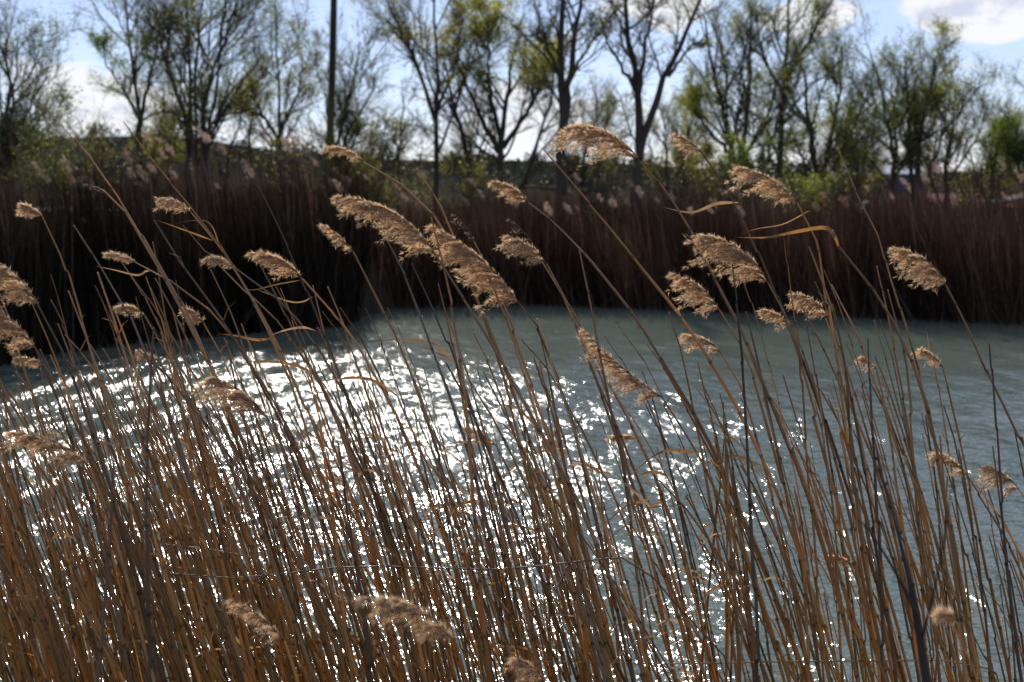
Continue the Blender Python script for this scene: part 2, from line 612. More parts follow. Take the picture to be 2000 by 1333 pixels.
def leaf_quads(cent, size, K):
    n = len(cent)
    d = norm(rng.normal(0, 1, (n, 3)))
    s = norm(np.cross(d, rng.normal(0, 1, (n, 3))))
    d = d * size[:, None]
    s = s * (size * 0.5)[:, None]
    V = np.stack([cent - d, cent + s, cent + d, cent - s], 1).reshape(-1, 3)
    F = (np.arange(n) * 4)[:, None] + np.arange(4)
    return V, F, np.repeat(K, 4, axis=0)


def far_wood(name, label, a0, a1, y0, y1, n, h0, h1, col):
    B = Bag()
    y = rng.uniform(y0, y1, n)
    x = rng.uniform(a0, a1, n) * y
    hgt = rng.uniform(h0, h1, n)
    zg = ground_z(x, y)
    m = 60
    cen = np.repeat(np.stack([x, y, zg + hgt * 0.5], -1), m, axis=0)
    cen = cen + norm(rng.normal(0, 1, (n * m, 3))) * (rng.random(n * m) ** 0.33)[:, None] * np.repeat(hgt, m)[:, None] * np.array([0.55, 0.55, 0.5])
    V, F, K = leaf_quads(cen, np.repeat(hgt, m) * rng.uniform(0.08, 0.16, n * m), np.repeat(vary(col, n, 0.25), m, axis=0))
    B.add(V, F, K)
    tag(obj(name, B.data(name, M_foliage, False)), label, 'woodland', kind='stuff')


far_wood('far_woodland', 'dark distant woodland along the horizon', -0.42, 0.42, 420, 760, 260, 4, 9, (0.016, 0.017, 0.012))
far_wood('field_hedge', 'low dark hedge along the far side of the green field', 0.0, 0.40, 236, 262, 90, 1.4, 3.0, (0.020, 0.022, 0.013))


# ------------------------------------------------------------------ buildings, pole and car behind the trees
def tower_block(px0, px1, ptop, Y, label, floors, bays, col):
    a = at(px0, ptop, Y)
    b = at(px1, ptop, Y)
    zg = float(ground_z(a[0], Y)) - 1
    e = empty('apartment_block', ((a[0] + b[0]) / 2, Y, zg))
    w_, h_ = b[0] - a[0], a[2] - zg
    B = Bag()
    B.box((-w_ / 2, 0, 0), (w_ / 2, 14, h_), col)
    obj('wall', B.data('wall', M_build, False), e)
    B = Bag()
    B.box((-w_ / 2 - 0.4, -0.4, h_ + 0.003), (w_ / 2 + 0.4, 14.4, h_ + 0.8), np.array(col) * 0.6)
    B.box((-w_ * 0.2, 4, h_ + 0.803), (w_ * 0.1, 9, h_ + 3.0), np.array(col) * 0.8)
    obj('roof', B.data('roof', M_build, False), e)
    wb = Bag()
    wb.box((0, 0, 0), (w_ / bays * 0.55, 0.15, h_ / floors * 0.5), (0.05, 0.06, 0.08))
    wm = wb.data('window', M_build, False)
    for f in range(floors):
        for k in range(bays):
            obj('window', wm, e, (-w_ / 2 + w_ / bays * (k + 0.22), -0.1, h_ / floors * (f + 0.25)))
    tag(e, label, 'building', 'apartment blocks on the horizon')


tower_block(868, 898, 308, 900, 'grey apartment block on the horizon, leftmost of the distant three', 5, 4, (0.20, 0.21, 0.23))
tower_block(908, 936, 313, 920, 'lower grey apartment block between two others on the horizon', 4, 4, (0.17, 0.18, 0.20))
tower_block(948, 980, 309, 890, 'pale apartment block on the horizon behind the forked yellow-green tree', 5, 4, (0.24, 0.24, 0.25))

# long blue shed with a pale roof
wa, wb_ = at(1622, 380, 222), at(1812, 380, 222)
e = empty('farm_shed', ((wa[0] + wb_[0]) / 2, 222, float(ground_z(wa[0], 222))))
tag(e, 'long low dark blue shed with pale sheet roof across the field', 'shed')
wl = wb_[0] - wa[0]
B = Bag()
B.box((-wl / 2, 0, -0.3), (wl / 2, 9, 2.9), (0.025, 0.032, 0.085))
for k in range(60):
    xx_ = -wl / 2 + wl * (k + 0.5) / 60
    B.box((xx_ - 0.04, -0.07, -0.3), (xx_ + 0.04, -0.003, 2.88), (0.028, 0.036, 0.095))
obj('wall', B.data('wall', M_build, False), e)
B = Bag()
hw, ov = wl / 2 + 0.3, 0.5
B.add([(-hw, -ov, 2.9), (hw, -ov, 2.9), (hw, 4.5, 4.3), (-hw, 4.5, 4.3), (-hw, 9 + ov, 2.9), (hw, 9 + ov, 2.9),
       (-hw, -ov, 3.05), (hw, -ov, 3.05), (hw, 4.5, 4.45), (-hw, 4.5, 4.45), (-hw, 9 + ov, 3.05), (hw, 9 + ov, 3.05)],
      [(0, 3, 2, 1), (3, 4, 5, 2), (6, 7, 8, 9), (9, 8, 11, 10), (0, 1, 7, 6), (5, 4, 10, 11), (0, 6, 9, 3), (3, 9, 10, 4), (1, 2, 8, 7), (2, 5, 11, 8)], (0.42, 0.45, 0.52))
obj('roof', B.data('roof', M_build, False), e)
for k in (-0.28, 0.16):
    B = Bag()
    B.box((wl * k, -0.12, -0.2), (wl * k + 3.2, -0.075, 2.5), (0.05, 0.06, 0.10))
    B.box((wl * k + 1.57, -0.15, -0.2), (wl * k + 1.63, -0.122, 2.5), (0.02, 0.02, 0.03))
    obj('door', B.data('door', M_build, False), e)

# red roofed hut at the right edge
ha, hb = at(1842, 392, 66), at(2090, 392, 66)
zg = float(ground_z(ha[0], 66))
e = empty('hut', ((ha[0] + hb[0]) / 2, 66, zg))
tag(e, 'low hut with rusty red roof and dark eave behind the reeds', 'hut')
hl = hb[0] - ha[0]
ztop = at(1842, 381, 66)[2] - zg
B = Bag()
B.box((-hl / 2 + 0.3, 0.3, -0.2), (hl / 2 - 0.3, 4.2, ztop - 0.55), (0.10, 0.075, 0.06))
obj('wall', B.data('wall', M_build, False), e)
B = Bag()
y0_, y1_, zr, ze = -0.2, 2.3, ztop, ztop - 0.6
th = 0.09
for s in (0, 1):
    ya, yb = (y0_, y1_) if s == 0 else (4.8, y1_)
    n_r = 40
    for k in range(n_r):
        xa, xb = -hl / 2 + hl * k / n_r, -hl / 2 + hl * (k + 1) / n_r - 0.012
        lift = 0.02 if k % 2 else 0.0
        B.add([(xa, ya, ze + lift), (xb, ya, ze + lift), (xb, yb, zr + lift), (xa, yb, zr + lift),
               (xa, ya, ze - th), (xb, ya, ze - th), (xb, yb, zr - th), (xa, yb, zr - th)],
              [(0, 1, 2, 3), (4, 7, 6, 5), (0, 4, 5, 1), (1, 5, 6, 2), (2, 6, 7, 3), (3, 7, 4, 0)], np.array((0.20, 0.045, 0.035)) * (0.85 + 0.3 * rng.random()))
obj('roof', B.data('roof', M_build, False), e)
B = Bag()
B.box((-hl / 2 - 0.05, y0_ - 0.06, ze - th - 0.16), (hl / 2 + 0.05, y0_ - 0.005, ze - th + 0.03), (0.02, 0.018, 0.016))
obj('eave_board', B.data('eave_board', M_build, False), e)
B = Bag()
B.box((hl * -0.1, 0.22, 0.4), (hl * -0.1 + 1.0, 0.296, ztop - 0.9), (0.03, 0.035, 0.04))
obj('window', B.data('window', M_build, False), e)
# second little roof edge jutting out beside it
pa_ = at(1945, 402, 58)
zg2 = float(ground_z(pa_[0], 58))
e = empty('lean_to', (pa_[0], 58, zg2))
tag(e, 'dark open lean-to with tilted sheet roof at the right edge', 'shelter')
B = Bag()
z1, z2 = at(1945, 402, 58)[2] - zg2, at(2010, 386, 58)[2] - zg2
B.add([(-0.1, 0, z1), (2.2, 0, z2 + 0.15), (2.2, 2, z2 + 0.15), (-0.1, 2, z1), (-0.1, 0, z1 + 0.08), (2.2, 0, z2 + 0.23), (2.2, 2, z2 + 0.23), (-0.1, 2, z1 + 0.08)],
      [(0, 3, 2, 1), (4, 5, 6, 7), (0, 1, 5, 4), (1, 2, 6, 5), (2, 3, 7, 6), (3, 0, 4, 7)], (0.03, 0.026, 0.024))
obj('roof', B.data('roof', M_build, False), e)
for px_, py_ in ((0.1, 0.1), (2.0, 0.1), (0.1, 1.9), (2.0, 1.9)):
    B = Bag()
    B.box((px_ - 0.05, py_ - 0.05, -0.3), (px_ + 0.05, py_ + 0.05, z1 + (z2 + 0.15 - z1) * px_ / 2.2 - 0.01), (0.05, 0.04, 0.03))
    obj('post', B.data('post', M_bark, False), e)

# parked car glimpsed over the reeds, seen side-on from the rear quarter
ca = at(1712, 404, 92)
zgc = float(ground_z(ca[0], 92))
e = empty('parked_car', (ca[0], 92, max(zgc, ca[2] - 1.5)))
tag(e, 'silver parked car half hidden by reeds between the trunks', 'car')
prof = [(-1.0, 0.28), (-1.05, 0.75), (-0.92, 0.98), (-0.72, 1.42), (-0.45, 1.49), (0.35, 1.48), (0.62, 1.36), (0.95, 1.02), (1.62, 0.88), (1.78, 0.6), (1.75, 0.28)]
B = Bag()
npf = len(prof)
Vc = []
for yv, inset in ((-0.80, 0.10), (-0.72, 0.0), (0.72, 0.0), (0.80, 0.10)):
    for (xv, zv) in prof:
        k = 1.0 if abs(yv) > 0.75 else 1.0
        shrink = 0.16 if zv > 1.1 and abs(yv) > 0.75 else 0
        Vc.append((xv * 1.1, yv * (1 - shrink), zv - (0.03 if inset else 0)))
Fq = []
for r_ in range(3):
    for k in range(npf):
        k2 = (k + 1) % npf
        Fq.append((r_ * npf + k, r_ * npf + k2, (r_ + 1) * npf + k2, (r_ + 1) * npf + k))
B.add(Vc, Fq, (0.40, 0.42, 0.45))
c0 = len(Vc)
for base_ in (0, 3 * npf):
    cen_ = np.mean(np.array(Vc[base_:base_ + npf]), axis=0)
    B.add([tuple(cen_)] + Vc[base_:base_ + npf], [(0, 1 + k, 1 + (k + 1) % npf) for k in range(npf)], (0.40, 0.42, 0.45))
obj('body', B.data('body', M_gloss, True), e)
for (x0_, x1_) in ((-0.80, -0.08), (0.0, 0.72)):
    for sd in (-1, 1):
        B = Bag()
        B.add([(x0_ * 1.1, sd * 0.815, 1.0), (x1_ * 1.1 + (0.2 if x1_ > 0.5 else 0), sd * 0.815, 1.0), (x1_ * 1.1 - 0.1, sd * 0.70, 1.38), (x0_ * 1.1 + 0.12, sd * 0.70, 1.38)], [(0, 1, 2, 3)], (0.01, 0.012, 0.014))
        obj('window', B.data('window', M_glass, False), e)
wh = np.array([[[x, 0, 0.3 + 0 * x] for x in (0.0, 0.0)]])
for cx in (-0.72, 1.15):
    for sd in (-1, 1):
        Pw = np.array([[(cx, sd * 0.84, 0.3), (cx, sd * 0.82, 0.3), (cx, sd * 0.66, 0.3), (cx, sd * 0.64, 0.3)]])
        V, F = tubes(Pw, np.array([[0.2, 0.3, 0.3, 0.2]]), 16)
        B = Bag()
        B.add(V, F, (0.02, 0.02, 0.02))
        wo_ = obj('wheel', B.data('wheel', M_build), e)
        V, F = tubes(np.array([[(cx, sd * 0.845, 0.3), (cx, sd * 0.835, 0.3)]]), np.array([[0.02, 0.2]]), 12)
        B = Bag()
        B.add(V, F, (0.3, 0.3, 0.3))
        obj('rim', B.data('rim', M_gloss), wo_)

# leaning wooden pole
pb0, pb1, pb2 = at(640, 300, 43), at(649, 130, 43), at(657, -260, 43)
pb0 = pb0 + (pb0 - pb1) * 0.5
pb0[2] = float(ground_z(pb0[0], 43)) - 0.1
pp = catmull([pb0, pb1, pb2], 16)
e = empty('utility_pole', pp[0])
tag(e, 'tall dark wooden pole with mossy side between the left trees', 'pole')
V, F = tubes((pp - pp[0])[None], np.linspace(0.125, 0.085, 16)[None], 12)
kk = np.tile(np.array([0.05, 0.04, 0.03]), (len(V), 1))
hz = V[:, 2]
moss = np.exp(-((hz - 3.0) / 1.3) ** 2)[:, None]
kk = kk * (1 - moss) + np.array([0.11, 0.105, 0.02]) * moss
obj('pole', mesh_data('pole', V, [F], M_bark, kk), e)
B = Bag()
tp_ = pp[-1] - pp[0]
B.box(tp_ + np.array([-0.9, -0.06, -0.55]), tp_ + np.array([0.9, 0.05, -0.43]), (0.05, 0.04, 0.03))
obj('crossarm', B.data('crossarm', M_bark, False), e)
for k in (-0.8, 0.0, 0.8):
    V, F = tubes(np.array([[tp_ + np.array([k, 0, -0.43]), tp_ + np.array([k, 0, -0.34]), tp_ + np.array([k, 0, -0.25])]]), np.array([[0.04, 0.055, 0.02]]), 8)
    obj('insulator', mesh_data('insulator', V, [F], M_glass, np.tile(np.array([0.2, 0.2, 0.18]), (len(V), 1))), e)


# ------------------------------------------------------------------ trees
def spawn(P, R, n, t0, t1, ang, lr, N, up, wander, rmin, len_cap=None):
    M, N0, _ = P.shape
    idx = np.repeat(np.arange(M), n)
    m = len(idx)
    tt = rng.uniform(t0, t1, m)
    f = tt * (N0 - 1)
    i = np.minimum(f.astype(int), N0 - 2)
    fr = (f - i)[:, None]
    pos = P[idx, i] * (1 - fr) + P[idx, i + 1] * fr
    T = norm(P[idx, i + 1] - P[idx, i])
    rad = R[idx, i] * (1 - fr[:, 0]) + R[idx, i + 1] * fr[:, 0]
    plen = np.linalg.norm(np.diff(P, axis=1), axis=2).sum(1)[idx]
    perp = norm(np.cross(T, rng.normal(0, 1, (m, 3))))
    a = np.radians(rng.normal(ang, ang * 0.3, m))[:, None]
    d = norm(np.cos(a) * T + np.sin(a) * perp + np.array([0, 0, up]))
    ln = plen * lr * rng.uniform(0.55, 1.2, m) * (1.05 - 0.35 * tt)
    if len_cap:
        ln = np.minimum(ln, len_cap * rng.uniform(0.6, 1.1, m))
    pts = [pos]
    st = (ln / (N - 1))[:, None]
    for k in range(N - 1):
        d = norm(d + rng.normal(0, wander, (m, 3)) + np.array([0, 0, up * 0.4]))
        pts.append(pts[-1] + d * st)
    r0 = np.maximum(np.minimum(rad * 0.62, 0.012 + ln * 0.011), rmin)
    Rr_ = np.maximum(r0[:, None] * np.linspace(1, 0.35, N)[None], rmin * 0.8)
    return np.stack(pts, 1), Rr_


BARK = (0.055, 0.045, 0.036)
GREEN = (0.120, 0.122, 0.034)
YELL = (0.155, 0.145, 0.030)
OLIVE = (0.10, 0.09, 0.032)


def tree(name, label, Y, stems, leaf_n, leaf_col, n=(12, 9, 8), ang=(42, 40, 38), lr=(0.46, 0.54, 0.66), up=0.12, leaf_size=0.055, cat='tree', leaf_from=0.2, jit=0.4, t0=0.22, group=None, leaf_low=0.0):
    roots = []
    P0, R0 = [], []
    for pts, r in stems:
        w_ = np.array([at(p[0], p[1], Y) for p in pts])
        w_[:, 1] += np.linspace(0, 1, len(w_)) * rng.normal(0, jit * 1.5)
        first = np.array(w_[0])
        if r > 0:       # a stem that starts at the ground
            zg_ = float(ground_z(first[0], first[1])) - 0.15
            first[2] = min(zg_, first[2])
            w_ = np.vstack([first, w_[1:]]) if w_[0][2] - zg_ < 0.5 else np.vstack([first, w_])
        roots.append(first)
        c = catmull(w_, 14)
        c[1:-1] += rng.normal(0, 0.03, (12, 3))
        P0.append(c)
        ra = abs(r) * Y / FPX
        R0.append(ra * (1 - 0.80 * np.linspace(0, 1, 14) ** 0.8))
    P0, R0 = np.array(P0), np.array(R0)
    P1, R1 = spawn(P0, R0, n[0], t0, 0.98, ang[0], lr[0], 8, up, 0.13, 0.007)
    P2, R2 = spawn(P1, R1, n[1], 0.15, 1.0, ang[1], lr[1], 6, up, 0.16, 0.006)
    P3, R3 = spawn(P2, R2, n[2], 0.15, 1.0, ang[2], lr[2], 3, up * 0.8, 0.25, 0.0042, 0.9)
    root = np.array([np.mean([r_[0] for r_ in roots]), np.mean([r_[1] for r_ in roots]), min(r_[2] for r_ in roots) + 0.1])
    e = empty(name, root)
    tag(e, label, cat, group)
    for a in range(len(P0)):
        V, F = tubes(P0[a:a + 1] - root, R0[a:a + 1], 9)
        obj('trunk' if a == 0 or stems[a][1] > 0 else 'limb', mesh_data('trunk', V, [F], M_bark, np.tile(np.array(BARK), (len(V), 1))), e)
    B = Bag()
    for P_, R_, k in ((P1, R1, 5), (P2, R2, 3), (P3, R3, 3)):
        V, F = tubes(P_ - root, R_, k)
        B.add(V, F, np.array(BARK) * (1.0 if k > 3 else 1.25))
    cr = obj('crown', B.data('crown', M_bark), e)
    if leaf_n:
        pts = np.concatenate([P3.reshape(-1, 3), P2[:, 2:].reshape(-1, 3)])
        zlo, zhi = pts[:, 2].min(), pts[:, 2].max()
        keep = pts[:, 2] > zlo + leaf_low * (zhi - zlo)
        pts = pts[keep]
        # foliage gathers in clumps: weight the twigs with a lumpy field
        lump = np.sin(pts[:, 0] * 2.1 + pts[:, 2] * 1.3 + Y) + np.sin(pts[:, 2] * 2.7 - pts[:, 0] * 0.9) + np.sin(pts[:, 1] * 2.3 + pts[:, 0])
        wgt = np.exp(lump * 0.45)
        leaf_n = int(leaf_n * 1.8)
        pick = rng.choice(len(pts), leaf_n, p=wgt / wgt.sum())
        cen = pts[pick] + rng.normal(0, 0.09, (leaf_n, 3)) - root
        K = vary(np.array(leaf_col) * 2.2, leaf_n, 0.25)
        V, F, K = leaf_quads(cen, leaf_size * rng.uniform(0.3, 0.85, leaf_n), K)
        obj('foliage', mesh_data('foliage', V, [F], M_foliage, K, False), cr)
    return e


TG = 'trees along the far bank'
tree('willow', 'bushy green willow cut off by the left edge', 36, [([(10, 330), (5, 200), (-10, 70)], 9), ([(20, 330), (50, 230), (95, 150)], 6), ([(0, 330), (-60, 200), (-110, 60)], 7), ([(30, 330), (80, 280), (128, 225)], 5), ([(10, 320), (30, 180), (40, 80)], 6)],
     5500, (0.075, 0.09, 0.028), n=(12, 9, 8), group=TG)
tree('young_willow', 'slim forked willow left of the multi-stemmed tree, leaning crown', 45, [([(274, 330), (274, 200), (262, 90), (250, -40)], 7), ([(274, 250), (285, 150), (305, 40)], -5), ([(272, 230), (235, 160), (205, 100)], -4)],
     3000, (0.085, 0.105, 0.035), n=(12, 9, 8), group=TG)
tree('willow', 'tall multi-stemmed tree with dark limbs fanning out left of the pole', 42, [([(372, 330), (370, 200), (366, 90), (350, -120)], 6.5), ([(398, 330), (400, 210), (450, 60), (490, -80)], 7), ([(385, 330), (382, 150), (400, 20), (410, -140)], 5), ([(405, 300), (445, 215), (530, 145), (600, 105)], 4.5), ([(374, 260), (340, 170), (312, 90), (300, 10)], -6), ([(400, 290), (425, 170), (440, 30), (470, -120)], 5)],
     8500, GREEN, n=(12, 9, 8), group=TG)
tree('sapling', 'small leafy tree with dark stem just left of the pole', 46, [([(545, 330), (545, 200), (540, 110), (535, 40)], 6), ([(546, 260), (580, 170), (600, 90)], -4), ([(545, 280), (505, 200), (480, 130)], -4)],
     4200, GREEN, n=(12, 9, 8), group=TG)
tree('bush', 'low spreading thicket at the foot of the multi-stemmed tree', 47, [([(300, 320), (320, 240), (330, 170)], 4), ([(330, 320), (350, 250), (352, 190)], 4), ([(440, 320), (470, 250), (478, 170)], 4), ([(490, 320), (480, 240), (500, 180)], 4)],
     3000, OLIVE, n=(9, 7, 6), cat='bush', group=TG)
tree('young_tree', 'bare wispy tree leaning right beside the pole', 44, [([(660, 320), (675, 220), (690, 150), (700, 80)], 6), ([(668, 290), (710, 210), (745, 130)], 4), ([(655, 300), (640, 210), (625, 120)], 4)],
     1700, GREEN, n=(12, 9, 8), group=TG)
tree('bush', 'low green bush between the pole and the slim dark sapling', 44, [([(690, 370), (720, 330), (760, 280)], 5), ([(650, 370), (680, 310), (700, 250)], 4), ([(740, 370), (770, 310), (800, 260)], 4), ([(640, 380), (700, 345), (800, 330)], 4)],
     3200, (0.085, 0.09, 0.03), n=(9, 7, 6), cat='bush', group=TG)
tree('sapling', 'slim dark leafless sapling right of the pole', 40, [([(780, 400), (782, 300), (788, 220), (790, 160)], 4)], 250, GREEN, n=(12, 6, 4), lr=(0.3, 0.5, 0.5), group=TG)
tree('tree', 'slender tree with yellow-green crown left of the rounded crown', 44, [([(852, 400), (852, 230), (850, 90), (848, -90)], 7), ([(852, 240), (815, 130), (770, 30), (740, -40)], -5), ([(852, 220), (890, 120), (905, 10)], -4)],
     4600, YELL, n=(12, 9, 8), leaf_low=0.35, group=TG)
tree('tree', 'broad tree with rounded yellow-green crown and forking limbs', 43, [([(985, 420), (978, 300), (990, 190), (1010, 80)], 10), ([(980, 310), (930, 210), (890, 110)], -7), ([(915, 400), (912, 310), (885, 200), (862, 120)], 8), ([(982, 290), (1040, 200), (1075, 100)], -6), ([(1000, 400), (1035, 320), (1068, 220), (1080, 130)], 6), ([(978, 280), (955, 160), (960, 60)], -6)],
     9500, YELL, n=(12, 9, 8), leaf_low=0.55, leaf_size=0.055, group=TG)
tree('bare_tree', 'tall thick-trunked bare tree forking into two upright stems', 38, [([(1094, 450), (1096, 340), (1096, 200), (1097, 60), (1102, -160)], 13), ([(1100, 250), (1112, 170), (1128, 60), (1150, -120)], -9), ([(1112, 160), (1150, 90), (1200, 20)], -4), ([(1095, 150), (1060, 70), (1040, -10)], -4), ([(1098, 120), (1070, 90), (1010, 70)], -3)],
     350, YELL, n=(12, 9, 8), lr=(0.30, 0.5, 0.55), up=0.05, t0=0.3, group=TG)
tree('bare_tree', 'bare tree with vase-shaped limbs right of the twin-stemmed trunk', 39, [([(1240, 410), (1246, 300), (1247, 180), (1228, 60), (1215, -100)], 13), ([(1248, 310), (1275, 210), (1318, 110), (1370, 0), (1400, -90)], -9), ([(1247, 180), (1262, 90), (1285, -20)], -6), ([(1305, 150), (1350, 90), (1400, 60)], -4), ([(1246, 190), (1205, 110), (1170, 30)], -5)],
     300, GREEN, n=(12, 9, 8), lr=(0.32, 0.5, 0.55), up=0.06, t0=0.3, group=TG)
tree('bush', 'dark twiggy bush behind the twin-stemmed bare tree', 48, [([(1135, 390), (1140, 310), (1150, 240)], 6), ([(1135, 390), (1110, 320), (1090, 270)], 4), ([(1140, 380), (1175, 310), (1200, 260)], 4)],
     1200, OLIVE, n=(12, 9, 8), cat='bush', group=TG)
tree('bush', 'olive bush between the vase-shaped bare tree and the leafy crowns', 50, [([(1305, 400), (1300, 320), (1290, 230)], 5), ([(1315, 400), (1335, 310), (1350, 220)], 5), ([(1300, 400), (1275, 330), (1265, 270)], 4)],
     1500, OLIVE, n=(9, 8, 6), cat='bush', group=TG)
tree('leafy_tree', 'leafy tree leaning left with crossing stems right of the bare trees', 46, [([(1430, 400), (1425, 280), (1400, 170), (1378, 40)], 9), ([(1428, 300), (1370, 240), (1340, 180)], -5), ([(1440, 350), (1458, 240), (1468, 110), (1470, 10)], 8)],
     5600, (0.125, 0.13, 0.03), n=(12, 9, 8), group=TG)
tree('leafy_tree', 'upright tree with wide bare limbs and green lower crown', 47, [([(1518, 400), (1525, 270), (1535, 145), (1545, -20)], 9), ([(1534, 160), (1570, 90), (1610, 10)], -5), ([(1480, 380), (1505, 260), (1530, 180)], 6), ([(1533, 190), (1490, 110), (1470, 20)], -4)],
     4200, GREEN, n=(12, 9, 8), group=TG)
tree('bush', 'small vivid green bush at the foot of the leaning leafy tree', 41, [([(1460, 395), (1458, 340), (1450, 290)], 4), ([(1465, 395), (1480, 340), (1490, 300)], 4), ([(1455, 395), (1440, 350), (1432, 310)], 3)],
     2200, (0.11, 0.13, 0.032), n=(9, 7, 6), cat='bush', group=TG)
tree('leafy_tree', 'green tree with stems fanning from one foot, middle of the right trees', 48, [([(1595, 410), (1590, 300), (1580, 200), (1570, 100)], 8), ([(1597, 400), (1620, 280), (1645, 170), (1650, 90)], 7), ([(1592, 390), (1560, 280), (1545, 210)], 5), ([(1600, 390), (1650, 290), (1690, 190)], 5)],
     6400, (0.10, 0.115, 0.03), n=(12, 9, 8), group=TG)
tree('bush', 'small green bush behind the bent orange leaf at right', 37, [([(1585, 450), (1582, 410), (1575, 370)], 3), ([(1590, 450), (1600, 410), (1606, 380)], 3)],
     1700, (0.12, 0.145, 0.03), n=(8, 6, 5), cat='bush', group=TG)
tree('young_tree', 'small twiggy tree in front of the blue shed', 50, [([(1672, 420), (1672, 330), (1665, 240)], 6), ([(1674, 380), (1700, 310), (1720, 250)], 4), ([(1670, 360), (1645, 300), (1630, 250)], 4)],
     2300, GREEN, n=(12, 9, 8), group=TG)
tree('leafy_tree', 'thin-stemmed grey-green tree left of the dense right-hand crown', 50, [([(1745, 420), (1740, 300), (1715, 180), (1690, 110)], 6), ([(1746, 400), (1752, 270), (1745, 140)], 5)],
     2600, (0.085, 0.095, 0.035), n=(12, 9, 8), group=TG)
tree('leafy_tree', 'dense round-topped tree with several dark trunks near the right edge', 50, [([(1790, 420), (1792, 300), (1810, 200), (1825, 110)], 9), ([(1775, 420), (1778, 300), (1770, 190), (1765, 130)], 6), ([(1795, 400), (1840, 290), (1870, 200)], 6), ([(1792, 330), (1800, 220), (1790, 130)], -6)],
     7200, (0.12, 0.125, 0.032), n=(12, 9, 8), leaf_low=0.3, group=TG)
tree('leafy_tree', 'slanting tree right of the dense round-topped one', 52, [([(1850, 420), (1855, 320), (1875, 230), (1890, 150)], 6), ([(1838, 410), (1815, 330), (1800, 280)], 4), ([(1855, 360), (1900, 280), (1925, 210)], 4)],
     3000, GREEN, n=(12, 9, 8), group=TG)
tree('leafy_tree', 'low open tree with spreading stems beside the red-roofed hut', 54, [([(1932, 410), (1935, 320), (1945, 240)], 6), ([(1930, 400), (1900, 330), (1885, 270)], 4), ([(1935, 390), (1965, 320), (1980, 250)], 5)],
     3200, GREEN, n=(12, 9, 8), group=TG)
tree('willow', 'green tree cut off by the right edge', 50, [([(2010, 420), (2005, 300), (2000, 200)], 7), ([(2015, 400), (2045, 280), (2060, 180)], 6), ([(2005, 400), (1985, 310), (1975, 240)], 5)],
     5200, (0.11, 0.135, 0.032), n=(12, 9, 8), group=TG)
tree('bush', 'yellow-green bush among the left reeds below the willow', 27, [([(110, 420), (112, 350), (105, 290)], 3), ([(120, 420), (145, 350), (155, 300)], 3), ([(100, 420), (80, 350), (70, 300)], 3)],
     2600, (0.060, 0.068, 0.018), n=(9, 7, 6), cat='bush', leaf_size=0.032, group=TG)
tree('bush', 'olive scrub between the tall trunk and the vivid bush', 52, [([(1385, 410), (1380, 350), (1370, 300)], 4), ([(1400, 410), (1410, 350), (1415, 300)], 4)],
     2600, OLIVE, n=(9, 7, 6), cat='bush', group=TG)




# a second, farther row fills the gaps between the trunks
def copy_tree(src, px, Y, scale, rot, label):
    x = float(at(px, 335, Y)[0])
    e2 = src.copy()
    C.objects.link(e2)
    e2.location = (x, Y, float(ground_z(x, Y)) - 0.1)
    e2.scale = (scale,) * 3
    e2.rotation_euler = (0, 0, math.radians(rot))
    e2['label'] = label
    e2['group'] = 'trees of the farther row'
    for ch in list(src.children):
        c2 = ch.copy()
        C.objects.link(c2)
        c2.parent = e2
        for gch in list(ch.children):
            g2 = gch.copy()
            C.objects.link(g2)
            g2.parent = c2


for px, Y, spread, top, lf, lab in ((225, 24, 34, 300, 500, 'low twiggy shrub in the left reed bed under the slim willow'),
                                    (560, 26, 40, 300, 700, 'low twiggy shrub in the reeds left of the pole'),
                                    (735, 30, 46, 325, 900, 'spreading olive shrub in the reeds right of the pole'),
                                    (930, 31, 36, 345, 500, 'low twiggy shrub in the reeds under the rounded crown'),
                                    (1175, 31, 34, 340, 350, 'low bare shrub in the reeds between the two big bare trees'),
                                    (1385, 31, 40, 345, 700, 'low olive shrub in the reeds right of the vase-shaped tree'),
                                    (1625, 30, 38, 370, 700, 'low green shrub in the reeds left of the blue shed'),
                                    (1895, 30, 36, 365, 350, 'low bare shrub in the reeds before the red-roofed hut')):
    tree('bush', lab, Y, [([(px + rng.normal(0, 6), 450), (px + k * spread * 0.5, 400), (px + k * spread + rng.normal(0, 5), top + rng.uniform(0, 35))], 2.2) for k in (-0.9, -0.2, 0.4, 1.0)],
         lf, OLIVE, n=(8, 6, 5), cat='bush', leaf_size=0.035, group='shrubs in the far reeds')

KIN = {o['label']: o for o in C.objects if o.get('group') == TG}
def kin(word):
    return next(o for l, o in KIN.items() if word in l)


for word, px, Y, scl, rot, lab in (
        ('dense round-topped', 330, 64, 0.75, 130, 'farther leafy tree seen between the slim willow and the multi-stemmed tree'),
        ('slanting tree', 715, 62, 0.6, 200, 'farther small tree in the sky gap right of the pole'),
        ('slanting tree', 905, 68, 0.8, 250, 'farther thin tree behind the rounded yellow-green crown'),
        ('wide bare limbs', 1175, 70, 0.8, 90, 'farther tree between the two big bare trees'),
        ('dense round-topped', 1335, 68, 0.78, 220, 'farther olive tree right of the vase-shaped bare tree'),
        ('thin-stemmed grey-green', 1655, 70, 0.9, 180, 'farther thin tree left of the blue shed'),
        ('slanting tree', 1712, 74, 0.9, 100, 'farther slight tree above the blue shed'),
        ('dense round-topped', 1965, 70, 0.7, 310, 'farther low tree above the red-roofed hut')):
    copy_tree(kin(word), px, Y, scl, rot, lab)

# ------------------------------------------------------------------ the foreground reeds
CULM = [(0.42, 0.245, 0.068), (0.50, 0.28, 0.058), (0.39, 0.245, 0.080), (0.25, 0.155, 0.070), (0.38, 0.25, 0.10), (0.54, 0.335, 0.080)]
TONE_WORD = ['brown', 'golden', 'tan', 'dull brown', 'pale brown', 'straw-coloured']


